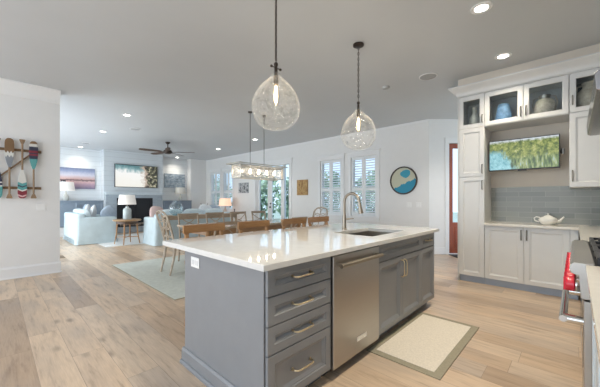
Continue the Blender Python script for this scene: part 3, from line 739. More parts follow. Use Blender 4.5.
# right wall cabinet
L0 = (5.25, -0.32, 1.42)
t = thing('wall_cabinet', 'tall white wall cabinet in the corner beside the hood', 'cabinet', L0)
MB(L0).box(PX + 0.021, 5.495, -0.698, 0.052, 1.42, 2.345).build('carcass', M_cab, t)
shell(MB(L0), -0.698, 0.052, 2.352, 2.86).build('upper_box', M_cab, t)
MB(L0).box(5.47, 5.495, -0.68, 0.036, 2.37, 2.84).build('upper_back', mat('dark_interior', (0.05, 0.07, 0.09), 0.5), t)
gfront(t, L0, 0.052, -0.40, 2.36, 2.842, 0.022, 2.46, 2.57)
d = wfront(t, L0, 'door', 0.052, -0.40, 1.424, 2.352); wpull(d, L0, 0.022, 1.50, 1.63)
# crown over the cabinets
b = MB(); b.box(PX - 0.006, 5.5, -0.70, 1.336, 2.86, 2.90)
struct(b.build('trim_cabinet_frieze', M_cab))
prof = [(0, 2.872), (0.014, 2.872), (0.018, 2.89)] + [(0.018 + 0.075 * (k / 6) ** 1.7, 2.89 + 0.085 * k / 6) for k in range(7)] + [(0.105, 2.985), (0.105, 3.002), (0.0, 3.002)]
xf, yf = PX - 0.006, 1.336
b = MB().rings([[(xf - a, -0.70, z) for a, z in prof], [(xf - a, yf + a, z) for a, z in prof], [(5.5, yf + a, z) for a, z in prof]])
struct(b.build('trim_cabinet_crown', M_cab, smooth=35))
struct(MB().box(PX, 5.5, -0.70, 1.33, 3.0, CE).build('trim_cabinet_soffit', M_niche))
# backsplash, counters
struct(MB().box(5.488, 5.50, -0.70, 0.975, 0.92, 1.455).build('trim_backsplash', M_tile))
struct(MB().box(-3.0, 5.488, -0.70, -0.688, 0.92, 1.7).build('trim_backsplash_range', M_tile_x))
b = MB((5.0, 0, 0.885))
b.poly([(4.965, 0.974, 0.885), (4.965, -0.035, 0.885), (3.375, -0.035, 0.885), (3.375, -0.688, 0.885), (5.488, -0.688, 0.885), (5.488, 0.974, 0.885)], (0, 0, 0.035))
tag(b.build('corner_countertop', M_quartz2, bevel=0.003), 'cream stone countertop turning the corner under the teapot', 'countertop')
tag(MB((1, -0.36, 0.885)).box(-1.2, 2.13, -0.688, -0.040, 0.885, 0.92).build('side_countertop', M_quartz2, bevel=0.003), 'cream stone countertop on the near side of the range', 'countertop')
M_blueg = mat('pale_blue_cabinet', (0.60, 0.68, 0.74), 0.4, var=0.01)
L0 = (1.6, -0.36, 0)
t = thing('side_cabinet', 'pale blue white base cabinet on the near side of the range', 'cabinet', L0)
MB(L0).box(-1.2, 2.13, -0.688, -0.084, 0.10, 0.884).build('carcass', M_blueg, t)
for x0, x1 in ((1.62, 2.125), (1.11, 1.615), (0.60, 1.105)):
    MB(L0).panel((x1, -0.064, 0.102), (-1, 0, 0), (0, 1, 0), x1 - x0, 0.78, WSH).build('door', M_blueg, t)
MB(L0).box(-1.2, 2.13, -0.15, -0.135, 0, 0.10).build('toe_kick', M_toe, t)
L0 = (4.1, -0.36, 0)
t = thing('side_cabinet', 'pale blue white base cabinet between the range and the corner', 'cabinet', L0)
MB(L0).box(3.372, 5.02, -0.688, -0.084, 0.10, 0.884).build('carcass', M_blueg, t)
for x0, x1 in ((3.375, 4.18), (4.185, 4.99)):
    MB(L0).panel((x1, -0.064, 0.102), (-1, 0, 0), (0, 1, 0), x1 - x0, 0.78, WSH).build('door', M_blueg, t)
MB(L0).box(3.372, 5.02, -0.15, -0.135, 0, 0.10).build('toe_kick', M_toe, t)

# range
RX0, RX1 = 2.14, 3.365; L0 = ((RX0 + RX1) / 2, -0.36, 0)
t = thing('range', 'wide stainless steel gas range with red knobs and black grates', 'stove', L0)
MB(L0).box(RX0, RX1, -0.68, -0.075, 0.10, 0.90).build('body', M_steel, t)
MB(L0).poly([(RX0, -0.076, 0.735), (RX0, -0.030, 0.735), (RX0, -0.022, 0.742), (RX0, -0.014, 0.855), (RX0, 0.015, 0.868), (RX0, 0.022, 0.885), (RX0, 0.018, 0.910), (RX0, 0.004, 0.926), (RX0, -0.076, 0.926)], (RX1 - RX0, 0, 0)).build('control_panel', M_steel, t, bevel=0.003)
MB(L0).box(RX0 + 0.01, RX1 - 0.01, -0.68, -0.078, 0.90, 0.915).build('cooktop', M_black, t)
MB(L0).box(RX0, RX1, -0.69, -0.66, 0.90, 0.98).build('back_guard', M_steel, t)
g = MB(L0)
for k in range(4):
    x0 = RX0 + 0.03 + k * 0.292; x1 = x0 + 0.285
    for y in (-0.64, -0.36, -0.095): g.box(x0, x1, y - 0.011, y + 0.011, 0.938, 0.958)
    for xx in (x0 + 0.011, x1 - 0.011): g.box(xx - 0.011, xx + 0.011, -0.64, -0.095, 0.938, 0.958)
    for xx in (x0 + 0.09, x0 + 0.19): g.box(xx - 0.006, xx + 0.006, -0.60, -0.13, 0.940, 0.956)
    for y in (-0.56, -0.46, -0.27, -0.19): g.box(x0 + 0.02, x1 - 0.02, y - 0.005, y + 0.005, 0.940, 0.954)
    for xx in (x0 + 0.011, x1 - 0.011):
        for y in (-0.64, -0.095): g.box(xx - 0.01, xx + 0.01, y - 0.01, y + 0.01, 0.914, 0.94)
g.build('grate', M_black, t, bevel=0.002)
b = MB(L0)
for k in range(4):
    for y in (-0.50, -0.23): b.lathe([(0, 0.025), (0.035, 0.025), (0.04, 0.018), (0.04, 0)], (RX0 + 0.03 + k * 0.292 + 0.142, y, 0.914), 16)
b.build('burner_cap', M_black, t, smooth=40)
for k in range(8):
    x = RX0 + 0.085 + k * 0.150; zc = 0.790
    MB(L0).lathe([(0, 0.027), (0.040, 0.027), (0.040, 0.032), (0.0, 0.032)], (x, -0.034, zc), 18, 'Y').build('knob_ring', M_steel2, t, smooth=40)
    MB(L0).lathe([(0, 0.032), (0.032, 0.032), (0.038, 0.038), (0.038, 0.064), (0.034, 0.072), (0, 0.074)], (x, -0.034, zc), 18, 'Y').box(x - 0.007, x + 0.007, 0.036, 0.048, zc - 0.036, zc + 0.036).build('knob', M_red, t, smooth=40)
for x0, x1 in ((RX0 + 0.004, RX0 + 0.76), (RX0 + 0.765, RX1 - 0.004)):
    d = MB(L0).box(x0, x1, -0.074, -0.034, 0.16, 0.725).build('oven_door', M_steel, t, bevel=0.004)
    MB(L0).box(x0 + 0.13, x1 - 0.13, -0.035, -0.032, 0.32, 0.58).build('oven_window', mat('oven_glass', (0.02, 0.02, 0.02), 0.05), d)
    h = MB(L0).tube([(x0 + 0.02, 0.048, 0.605), (x1 - 0.03, 0.048, 0.605)], 0.018, 14)
    for xx in (x0 + 0.045, x1 - 0.045): h.tube([(xx, -0.036, 0.605), (xx, 0.048, 0.605)], 0.024, 12)
    h.build('oven_handle', M_steel2, d, smooth=40)
MB(L0).box(RX0 + 0.02, RX1 - 0.02, -0.12, -0.10, 0.0, 0.10).build('kick_plate', M_steel, t)

# hood
L0 = (2.72, -0.36, 1.765)
t = thing('range_hood', 'polished bell-shaped metal range hood above the stove', 'range hood', L0)
def hr(z, x0, x1, y1): return [(x0, -0.685, z), (x1, -0.685, z), (x1, y1, z), (x0, y1, z)]
secs = []
for k in range(9):
    a = k / 8; z = 1.87 + a * 0.73; s = (1 - a) ** 2.2
    secs.append(hr(z, 2.46 - 0.44 * s, 2.86 + 0.32 * s, -0.40 + 0.26 * s))
MB(L0).rings([hr(1.85, 2.0, 3.20, -0.12)] + secs, False, True).build('bell', mat('hood_metal', (0.60, 0.55, 0.48), 0.16, 1.0), t, smooth=50)
MB(L0).poly([(1.93, -0.685, 1.765), (1.93, -0.088, 1.765), (1.93, -0.072, 1.775), (1.93, -0.066, 1.85), (1.93, -0.078, 1.865), (1.93, -0.685, 1.865)], (1.30, 0, 0)).build('lower_band', mat('hood_band', (0.30, 0.28, 0.27), 0.18, 1.0), t, bevel=0.004)  # band metal darkened to stand in for a dark reflection
MB(L0).box(2.47, 2.85, -0.685, -0.41, 2.50, CE - 0.002).build('chimney', M_steel, t)

# television over the counter
t = thing('television', 'slim television on a swing arm under the glass cabinets showing a green lakeside scene', 'television', (5.20, 0.548, 1.92))
MB().box(-0.018, 0.02, -0.403, 0.403, -0.225, 0.225).build('casing', M_black, t, bevel=0.003)
def nature_mat():
    m, N, L, b = nt('lake_scene'); tc = N.new('ShaderNodeTexCoord'); sx = N.new('ShaderNodeSeparateXYZ'); L.new(tc.outputs['Generated'], sx.inputs[0])
    n = noise(N, L, tc.outputs['Generated'], 7, 7, 0.72, (1, 2.0, 1)); n2 = noise(N, L, tc.outputs['Generated'], 5, 4, 0.6, (1, 4.5, 0.6))
    v = math_node(N, L, 'ADD', sx.outputs['Z'], math_node(N, L, 'MULTIPLY', math_node(N, L, 'SUBTRACT', n, 0.5), 0.35))
    trees = ramp(N, L, n, [(0.34, (0.02, 0.05, 0.01)), (0.46, (0.15, 0.22, 0.03)), (0.58, (0.42, 0.46, 0.10)), (0.70, (0.80, 0.80, 0.45))])
    wat = ramp(N, L, n2, [(0.35, (0.02, 0.05, 0.01)), (0.48, (0.13, 0.22, 0.05)), (0.60, (0.42, 0.48, 0.18)), (0.72, (0.40, 0.60, 0.62))])
    c = mixc(N, L, ramp(N, L, v, [(0.36, (0, 0, 0)), (0.46, (1, 1, 1))]), wat, trees)
    c = mixc(N, L, ramp(N, L, v, [(0.90, (0, 0, 0)), (1.0, (1, 1, 1))]), c, (0.80, 0.86, 0.95))
    y = math_node(N, L, 'ADD', sx.outputs['Y'], math_node(N, L, 'MULTIPLY', sx.outputs['Z'], -0.30))
    y = math_node(N, L, 'ADD', y, math_node(N, L, 'MULTIPLY', math_node(N, L, 'SUBTRACT', n2, 0.5), 0.5))
    pool = math_node(N, L, 'MULTIPLY', ramp(N, L, y, [(0.55, (0, 0, 0)), (0.66, (1, 1, 1))]), ramp(N, L, v, [(0.55, (1, 1, 1)), (0.68, (0, 0, 0))]))
    c = mixc(N, L, pool, c, ramp(N, L, n, [(0.35, (0.08, 0.36, 0.42)), (0.6, (0.40, 0.78, 0.85))]))
    L.new(c, b.inputs['Emission Color']); b.inputs['Emission Strength'].default_value = 0.62; b.inputs['Base Color'].default_value = (0.02, 0.02, 0.02, 1); b.inputs['Roughness'].default_value = 0.2
    return m
MB().box(-0.0195, -0.018, -0.392, 0.392, -0.212, 0.214).build('screen', nature_mat(), t)
MB().box(-0.014, 0.004, -0.05, 0.05, -0.24, -0.225).build('sensor_bar', M_black, t)
MB().box(0.02, 0.05, -0.1, 0.1, -0.1, 0.1).bar((0.04, 0, 0), (0.10, -0.40, 0), 0.03, 0.04).bar((0.10, -0.40, 0), (0.27, -0.20, 0), 0.03, 0.04).box(0.255, 0.285, -0.28, -0.12, -0.12, 0.12).tube([(0.10, -0.43, -0.035), (0.10, -0.43, 0.035)], 0.02, 10).build('swing_arm', M_pewter, t)

# vessels behind the glass doors
def vessel(name, label, cat, loc, prof, m, n=24, extra=None):
    t = thing(name, label, cat, loc)
    MB().lathe(prof, n=n).build('body', m, t, smooth=50)
    if extra: extra(t)
    return t
ZB = 2.368 + 0.001
M_bluegl = mat('blue_glaze', (0.20, 0.36, 0.60), 0.25, var=0.35, scale=14)
M_stone = mat('stone_glaze', (0.44, 0.41, 0.36), 0.5, c2=(0.28, 0.26, 0.23), scale=25)
M_crackle = mat('crackle_glaze', (0.55, 0.50, 0.42), 0.5, c2=(0.36, 0.32, 0.26), scale=22)
M_paleg = mat('pale_glaze', (0.50, 0.50, 0.47), 0.4, var=0.1, scale=12)
vessel('vase', 'mottled blue flared vase behind the glass door above the television', 'vase', (5.17, 0.765, ZB), [(0, 0), (0.105, 0), (0.112, 0.02), (0.098, 0.13), (0.080, 0.24), (0.068, 0.29), (0.06, 0.30), (0, 0.29)], M_bluegl)
def jug_ears(t):
    MB().lathe([(0.055, 0.262), (0.062, 0.29), (0.066, 0.312), (0.055, 0.316), (0.0, 0.30)], n=20).build('neck', M_pewter, t, smooth=50)
    for s in (-1, 1): MB().tube([(0, s * 0.05, 0.295), (0, s * 0.11, 0.285), (0, s * 0.132, 0.21), (0, s * 0.115, 0.13)], 0.009, 8).build('handle', M_stone, t, smooth=60)
vessel('jug', 'grey stone jug with two handles behind the right glass door above the television', 'jug', (5.16, 0.30, ZB), [(0, 0), (0.09, 0), (0.115, 0.04), (0.12, 0.16), (0.10, 0.235), (0.06, 0.265), (0, 0.265)], M_stone, extra=jug_ears)
vessel('jar', 'pale slim jar behind the glass door at the top of the pantry', 'jar', (5.16, 1.135, ZB), [(0, 0), (0.06, 0), (0.078, 0.06), (0.07, 0.18), (0.032, 0.24), (0.03, 0.32), (0.038, 0.335), (0, 0.33)], M_paleg)
def jar_ears(t):
    for s in (-1, 1): MB().tube([(0, s * 0.06, 0.35), (0, s * 0.115, 0.34), (0, s * 0.125, 0.25)], 0.011, 8).build('handle', M_crackle, t, smooth=60)
vessel('jar', 'big crackled cream jar behind the corner glass door beside the hood', 'jar', (5.18, -0.135, ZB), [(0, 0), (0.09, 0), (0.13, 0.07), (0.138, 0.17), (0.115, 0.26), (0.07, 0.31), (0.065, 0.36), (0.08, 0.375), (0, 0.37)], M_crackle, extra=jar_ears)
# teapot
t = thing('teapot', 'white porcelain teapot on the counter by the tile backsplash', 'teapot', (5.25, 0.27, 0.92))
MB().lathe([(0, 0), (0.055, 0), (0.06, 0.006), (0.095, 0.035), (0.105, 0.065), (0.09, 0.095), (0.05, 0.112), (0, 0.114)], n=28).build('body', M_porcelain, t, smooth=60)
MB().lathe([(0.05, 0.110), (0.047, 0.118), (0.02, 0.130), (0.008, 0.134), (0.008, 0.140), (0.015, 0.148), (0.012, 0.158), (0, 0.160)], n=20).build('lid', M_porcelain, t, smooth=60)
MB().tube([(0, -0.085, 0.045), (0, -0.125, 0.06), (0, -0.145, 0.09), (0, -0.165, 0.115)], [0.022, 0.018, 0.012, 0.009], 12).build('spout', M_porcelain, t, smooth=60)
MB().tube([(0, 0.085, 0.095), (0, 0.125, 0.105), (0, 0.15, 0.085), (0, 0.14, 0.05), (0, 0.095, 0.035)], 0.008, 10).build('handle', M_porcelain, t, smooth=60)

# ------------------------------------------------------------------ window-wall pictures and plates
def sign_mat():
    m, N, L, b = nt('map_sign'); tc = N.new('ShaderNodeTexCoord'); sx = N.new('ShaderNodeSeparateXYZ'); L.new(tc.outputs['Generated'], sx.inputs[0])
    n = noise(N, L, tc.outputs['Generated'], 5, 4, 0.6); k = math_node(N, L, 'MULTIPLY', math_node(N, L, 'SUBTRACT', n, 0.5), 0.28)
    v = math_node(N, L, 'ADD', math_node(N, L, 'ADD', sx.outputs['Z'], math_node(N, L, 'MULTIPLY', sx.outputs['Y'], 0.45)), k)
    c = ramp(N, L, v, [(0.0, (0.02, 0.27, 0.42)), (0.56, (0.02, 0.27, 0.42)), (0.58, (0.55, 0.55, 0.42))], 'CONSTANT')
    dy = math_node(N, L, 'SUBTRACT', sx.outputs['Y'], 0.42); dz = math_node(N, L, 'SUBTRACT', sx.outputs['Z'], 0.76)
    dd = math_node(N, L, 'ADD', math_node(N, L, 'POWER', math_node(N, L, 'MULTIPLY', dy, 0.75), 2), math_node(N, L, 'POWER', dz, 2))
    bay = math_node(N, L, 'LESS_THAN', math_node(N, L, 'ADD', dd, math_node(N, L, 'MULTIPLY', k, 0.16)), 0.022)
    c = mixc(N, L, bay, c, (0.04, 0.33, 0.46)); L.new(c, b.inputs['Base Color']); b.inputs['Roughness'].default_value = 0.6; return m
L0 = (WX, 3.07, 1.74)
t = thing('round_wall_art', 'round dark-framed coastal wall art in cream and turquoise on the white wall', 'wall art', L0)
MB().lathe([(0, -0.012), (0.318, -0.012)], n=48, axis='X').build('face', sign_mat(), t)
MB().lathe([(0.312, 0), (0.312, -0.028), (0.345, -0.028), (0.345, 0)], n=48, axis='X').build('frame', M_bronze, t, smooth=40)
def art_mat(name, cols, scale=4, detail=5, stretch=(1, 1, 1)):
    m, N, L, b = nt(name); tc = N.new('ShaderNodeTexCoord')
    n = noise(N, L, tc.outputs['Generated'], scale, detail, 0.6, stretch)
    k = len(cols)
    L.new(ramp(N, L, n, [(0.3 + 0.4 * i / (k - 1), c) for i, c in enumerate(cols)]), b.inputs['Base Color']); b.inputs['Roughness'].default_value = 0.6; return m
t = thing('wall_picture', 'tall golden brown picture on the wall beside the left shuttered window', 'picture', (WX, 6.47, 1.67))
MB().box(-0.03, 0, -0.235, 0.235, -0.25, 0.25).build('canvas', art_mat('golden_art', [(0.12, 0.06, 0.02), (0.36, 0.20, 0.07), (0.50, 0.33, 0.13), (0.25, 0.13, 0.05)], 5), t)
t = thing('wall_picture', 'small black and white picture between the patio doors and the far windows', 'picture', (WX, 9.72, 1.75))
MB().box(-0.03, 0, -0.32, 0.32, -0.205, 0.205).build('canvas', art_mat('mono_art', [(0.02, 0.02, 0.025), (0.08, 0.09, 0.10), (0.62, 0.64, 0.66), (0.10, 0.11, 0.12)], 7), t)
for y, lb in ((2.93, 'left of two pale switch plates below the round wall art'), (2.70, 'right of two pale switch plates below the round wall art')):
    t = thing('light_switch', lb, 'light switch', (WX, y, 1.14), 0, 'switch plates below the round art')
    MB().box(-0.006, 0, -0.06, 0.06, -0.06, 0.06).build('cover_plate', M_plate, t, bevel=0.003)
    MB().box(-0.010, -0.006, -0.04, -0.008, -0.03, 0.03).box(-0.010, -0.006, 0.008, 0.04, -0.03, 0.03).build('rocker', M_plate, t)
t = thing('light_switch', 'white switch plate on the paddle wall below the paddles', 'light switch', (0.545, 6.53, 1.14))
MB().box(-0.06, 0.06, -0.006, 0, -0.06, 0.06).build('cover_plate', M_plate, t, bevel=0.003)
MB().box(-0.04, -0.008, -0.010, -0.006, -0.03, 0.03).box(0.008, 0.04, -0.010, -0.006, -0.03, 0.03).build('rocker', M_plate, t)
t = thing('door_mat', 'small dark door mat on the floor at the red front door', 'mat', E0 + ET * 0.88 + EN * 0.32, math.atan2(ET.y, ET.x))
MB().box(-0.46, 0.46, -0.25, 0.25, 0.0, 0.012).build('pile', mat('dark_mat', (0.05, 0.045, 0.04), 0.95, var=0.3, scale=80), t, bevel=0.004)

# ------------------------------------------------------------------ paddles on the left wall
PY = 6.53
t = thing('paddle_rack', 'rustic wooden wall rack of two rails and a diagonal brace holding painted paddles', 'wall rack', (0.1, PY, 1.75))
M_rack = mat('rack_wood', (0.27, 0.17, 0.09), 0.6, c2=(0.17, 0.10, 0.05), scale=10, stretch=(1, 6, 6))
for z in (2.065, 1.455): MB((0.1, PY, 1.75)).box(-0.45, 0.545, PY - 0.022, PY, z - 0.020, z + 0.020).build('rail', M_rack, t, bevel=0.003)
MB((0.1, PY, 1.75)).bar((-0.10, PY - 0.033, 1.46), (0.44, PY - 0.033, 2.04), 0.02, 0.042, (0, 1, 0)).build('brace', M_rack, t, bevel=0.003)
M_shaft = mat('paddle_wood', (0.33, 0.22, 0.13), 0.5, c2=(0.22, 0.14, 0.08), scale=14, stretch=(6, 6, 1))
def paddle(x, up, label, stops, zig, n, ztop=2.235, zbot=1.285, bl=0.46, w=0.056):
    y = PY - 0.072
    t = thing('paddle', label, 'paddle', (x, y, zbot if up else ztop), 0, 'painted paddles on the wall rack')
    s = 1 if up else -1; H = ztop - zbot
    # blade outline measured from the far tip inwards
    out = [(0.0, 0.30), (0.012, 0.62), (0.035, 0.86), (0.08, 0.97), (0.16, 1.0), (0.25, 0.95), (0.33, 0.80), (0.40, 0.55), (bl, 0.22)]
    b = MB(); L = [(-w * q, H - d) for d, q in out]; R = [(w * q, H - d) for d, q in reversed(out)]
    b.poly([(a, -0.008, s * c) for a, c in L + R], (0, 0.016, 0))
    b.build('blade', band_mat(label[:20], stops, zig, n), t, bevel=0.005)
    MB().tube([(0, 0, s * (H - bl)), (0, 0, s * 0.05)], 0.0135, 10).build('shaft', M_shaft, t, smooth=60)
    MB().poly([(-0.018, -0.012, s * 0.07), (-0.036, -0.012, s * 0.012), (-0.034, -0.012, 0), (0.034, -0.012, 0), (0.036, -0.012, s * 0.012), (0.018, -0.012, s * 0.07)], (0, 0.024, 0)).build('grip', M_shaft, t, bevel=0.005)
TE = (0.10, 0.33, 0.33); NV = (0.03, 0.035, 0.065); WHI = (0.66, 0.65, 0.61); BR = (0.20, 0.115, 0.055); GR = (0.24, 0.26, 0.29); MR = (0.22, 0.025, 0.04)
paddle(0.165, True, 'grey paddle with brown tip and white zigzag, blade upward, on the wall rack', [(0, GR), (0.42, WHI), (0.56, BR)], 0.16, 3)
paddle(0.312, False, 'white and teal chevron paddle with maroon tip, blade downward, on the wall rack', [(0, MR), (0.10, (0.66, 0.40, 0.40)), (0.15, MR), (0.30, WHI), (0.34, TE), (0.44, NV), (0.48, TE), (0.58, WHI)], 0.12, 1)
paddle(0.446, True, 'navy and red paddle with turquoise throat, rightmost on the wall rack', [(0, TE), (0.36, NV), (0.48, MR), (0.54, NV), (0.58, MR), (0.66, NV), (0.80, WHI), (0.90, BR)], 0.0, 1, 2.225)
paddle(0.035, False, 'navy and teal paddle with white stripes, blade downward, leftmost on the wall rack', [(0, TE), (0.40, WHI), (0.44, NV), (0.52, WHI), (0.56, NV)], 0.0, 1, 2.22)
tag(MB((1.0, 8.25, 0)).box(0.93, 1.07, 8.08, 8.42, 0, 0.006).build('floor_register', mat('register_bronze', (0.20, 0.14, 0.09), 0.5, 0.4, scale=60, var=0.4)), 'small bronze floor register beyond the end of the paddle wall', 'floor vent')

# ------------------------------------------------------------------ dining
t = thing('dining_rug', 'pale sage flatwoven rug under the dining table', 'rug', (3.6, 5.06, 0))
MB().box(-2.03, 2.1, -1.40, 1.42, 0, 0.010).build('pile', M_rug, t, bevel=0.003)
MB().box(-2.045, 2.115, -1.415, 1.435, 0, 0.006).build('binding', M_olive, t)
RZ = 0.0105
TX0, TX1, TY0, TY1 = 2.42, 4.98, 4.52, 5.56; L0 = (3.7, 5.04, RZ)
t = thing('dining_table', 'long wooden dining table standing on the sage rug under the linear chandelier', 'dining table', L0)
MB(L0).box(TX0, TX1, TY0, TY1, 0.745, 0.785).build('tabletop', mat('polished_table', (0.50, 0.40, 0.29), 0.16, c2=(0.40, 0.30, 0.20), scale=4, stretch=(1, 8, 1)), t, bevel=0.004)
MB(L0).box(TX0 + 0.12, TX1 - 0.12, TY0 + 0.09, TY0 + 0.115, 0.64, 0.745).box(TX0 + 0.12, TX1 - 0.12, TY1 - 0.115, TY1 - 0.09, 0.64, 0.745).box(TX0 + 0.12, TX0 + 0.145, TY0 + 0.115, TY1 - 0.115, 0.64, 0.745).box(TX1 - 0.145, TX1 - 0.12, TY0 + 0.115, TY1 - 0.115, 0.64, 0.745).build('apron', M_oak, t)
for x in (TX0 + 0.14, TX1 - 0.14):
    for y in (TY0 + 0.11, TY1 - 0.11):
        MB(L0).lathe([(0.045, 0.735), (0.045, 0.60), (0.036, 0.58), (0.048, 0.54), (0.05, 0.45), (0.032, 0.22), (0.028, 0.10), (0.04, 0.08), (0.035, 0.02), (0.03, RZ), (0, RZ)], (x, y, 0), 16).build('leg', M_oak, t, smooth=50)

def cross_chair(W=0.44, H=0.97):
    """faces +Y, back at -Y; base at the floor"""
    t = thing('dining_chair', '', 'dining chair', (0, 0, 0), 0, 'cross-back chairs along the dining table')
    h = W / 2
    MB().rings([[(-h, -0.19, 0.445), (h, -0.19, 0.445), (h + 0.015, 0.22, 0.445), (-h - 0.015, 0.22, 0.445)], [(-h, -0.19, 0.475), (h, -0.19, 0.475), (h + 0.015, 0.22, 0.475), (-h - 0.015, 0.22, 0.475)]]).build('seat', M_oak2, t, bevel=0.01)
    for s in (-1, 1):
        MB().tube([(s * (h - 0.01), 0.19, 0.445), (s * (h - 0.005), 0.20, 0)], [0.020, 0.014], 8).build('leg', M_oak2, t, smooth=60)
        MB().tube([(s * (h - 0.01), -0.25, 0), (s * (h - 0.015), -0.19, 0.44), (s * (h - 0.012), -0.22, 0.72), (s * (h - 0.012), -0.265, H - 0.02)], [0.015, 0.019, 0.018, 0.016], 8).build('leg', M_oak2, t, smooth=60)
    MB().poly([(-h, -0.275, H - 0.055), (h, -0.275, H - 0.055), (h + 0.01, -0.275, H), (-h - 0.01, -0.275, H)], (0, 0.022, 0)).build('top_rail', M_oak2, t, bevel=0.006)
    MB().bar((-h + 0.01, -0.205, 0.60), (h - 0.01, -0.205, 0.60), 0.016, 0.03).build('lower_rail', M_oak2, t)
    x = MB()
    for s in (-1, 1): x.tube([(s * (h - 0.02), -0.208, 0.61), (s * 0.06, -0.222, 0.75), (-s * 0.06, -0.232, 0.80), (-s * (h - 0.02), -0.258, H - 0.06)], 0.009, 8)
    x.build('cross_brace', M_oak2, t, smooth=60)
    MB().tube([(-h + 0.01, 0.195, 0.2), (-h + 0.01, -0.215, 0.2)], 0.009, 8).tube([(h - 0.01, 0.195, 0.2), (h - 0.01, -0.215, 0.2)], 0.009, 8).tube([(-h + 0.01, 0, 0.2), (h - 0.01, 0, 0.2)], 0.009, 8).build('stretcher', M_oak2, t, smooth=60)
    return t
c0 = cross_chair()
c0.location = (2.80, 5.62, RZ); c0.rotation_euler = (0, 0, PI)
c0['label'] = 'cross-back chair on the far side of the dining table, nearest the lattice-back chair'
dup(c0, (3.42, 5.62, RZ), PI, 'cross-back chair on the far side of the dining table, second from the lattice-back chair')
dup(c0, (4.04, 5.62, RZ), PI, 'cross-back chair on the far side of the dining table, third from the lattice-back chair')
dup(c0, (4.66, 5.62, RZ), PI, 'cross-back chair on the far side of the dining table, farthest from the lattice-back chair')
n0 = cross_chair(0.44, 0.895); n0.location = (2.64, 4.40, RZ); n0['label'] = ( 'cross-back chair on the island side of the dining table, seen between the first two stools')
dup(n0, (4.36, 4.40, RZ), 0, 'cross-back chair on the island side of the dining table, toward its far end')

def lattice_chair():
    """faces +X, back at -X"""
    t = thing('lattice_chair', '', 'dining chair', (0, 0, 0), 0, 'lattice-back host chairs at the table ends')
    MB().rings([[(-0.21, -0.21, 0.43), (0.24, -0.25, 0.43), (0.24, 0.25, 0.43), (-0.21, 0.21, 0.43)], [(-0.21, -0.21, 0.475), (0.24, -0.25, 0.475), (0.24, 0.25, 0.475), (-0.21, 0.21, 0.475)]]).build('seat_frame', M_ivory, t, bevel=0.008)
    MB().soft((0.015, 0, 0.49), 0.21, 0.215, 0.035, 4).build('cushion', mat('cream_cushion', (0.62, 0.58, 0.52), 0.9), t, smooth=70)
    for s in (-1, 1):
        MB().tube([(0.21, s * 0.215, 0.44), (0.235, s * 0.225, 0.28), (0.215, s * 0.22, 0.12), (0.235, s * 0.225, 0)], [0.026, 0.023, 0.017, 0.018], 10).build('leg', M_ivory, t, smooth=60)
        MB().tube([(-0.19, s * 0.19, 0.44), (-0.215, s * 0.19, 0.25), (-0.275, s * 0.19, 0)], [0.024, 0.020, 0.016], 10).build('leg', M_ivory, t, smooth=60)
    def bp(u, z):        # a point of the raked back plane
        k = (z - 0.46) / 0.62
        return Vector((-0.20 - 0.17 * k ** 1.4 if k > 0 else -0.20, u, z))
    f = MB()
    P = []
    for z in (0.44, 0.58, 0.72, 0.84, 0.94): P.append((0.19 + 0.05 * (z - 0.44), z))
    arc = [(0.215 * math.cos(a), 0.945 + 0.125 * math.sin(a)) for a in [PI * k / 12 for k in range(13)]]
    f.tube([bp(u, z) for u, z in P] + [bp(u, z) for u, z in arc] + [bp(-u, z) for u, z in reversed(P)], 0.017, 8)
    f.build('back_frame', M_ivory, t, smooth=60)
    l = MB()
    def ringp(u, z, r, rz): l.tube([bp(u + r * math.cos(a), z + rz * math.sin(a)) for a in [2 * PI * k / 16 for k in range(16)]], 0.0085, 6, closed=True)
    for z in (0.56, 0.70, 0.84, 0.96):
        for u in (-0.085, 0.085): ringp(u, z, 0.095, 0.085)
    l.build('back_lattice', M_ivory, t, smooth=60)
    return t
lc = lattice_chair(); lc.location = (2.27, 5.04, RZ)
lc['label'] = 'whitewashed lattice-back chair at the near head of the dining table on the sage rug'
dup(lc, (5.15, 4.50, RZ), PI, 'lattice-back chair at the far end of the dining table by the windows')

# stools
def stool():
    """faces -Y (towards the island)"""
    t = thing('counter_stool', '', 'stool', (0, 0, 0), 0, 'oak counter stools along the back of the island')
    h = 0.21
    MB().box(-h, h, -0.20, 0.19, 0.62, 0.655).build('seat', M_oak, t, bevel=0.01)
    for s in (-1, 1):
        MB().bar((s * 0.185, -0.175, 0.62), (s * 0.205, -0.20, 0), 0.036, 0.036, (0, 1, 0)).build('leg', M_oak, t, bevel=0.004)
        MB().bar((s * 0.185, 0.165, 0.63), (s * 0.205, 0.215, 0), 0.036, 0.036, (0, 1, 0)).build('leg', M_oak, t, bevel=0.004)
        MB().bar((s * 0.185, 0.165, 0.62), (s * 0.20, 0.240, 0.955), 0.036, 0.028, (0, 1, 0)).build('back_post', M_oak, t, bevel=0.003)
    P = []
    for z, th in ((0.925, 0), (1.005, 0)):
        A = [(x, 0.262 - 0.9 * x * x * 0.5 , z) for x in [-0.235 + 0.47 * k / 10 for k in range(11)]]
        B = [(x, y - 0.028, z) for x, y, _ in reversed(A)]
        P.append(A + B)
    MB().rings(P).build('top_rail', M_oak, t, bevel=0.004)
    MB().bar((-0.195, -0.192, 0.20), (0.195, -0.192, 0.20), 0.025, 0.03).bar((-0.195, 0.20, 0.25), (0.195, 0.20, 0.25), 0.025, 0.03).bar((-0.195, -0.19, 0.28), (-0.195, 0.20, 0.28), 0.025, 0.03).bar((0.195, -0.19, 0.28), (0.195, 0.20, 0.28), 0.025, 0.03).build('stretcher', M_oak, t)
    return t
s0 = stool(); s0.location = (1.525, 2.60, 0)
s0['label'] = 'oak counter stool behind the island, nearest its outlet end'
dup(s0, (2.17, 2.60, 0), 0, 'oak counter stool behind the island, second from the outlet end')
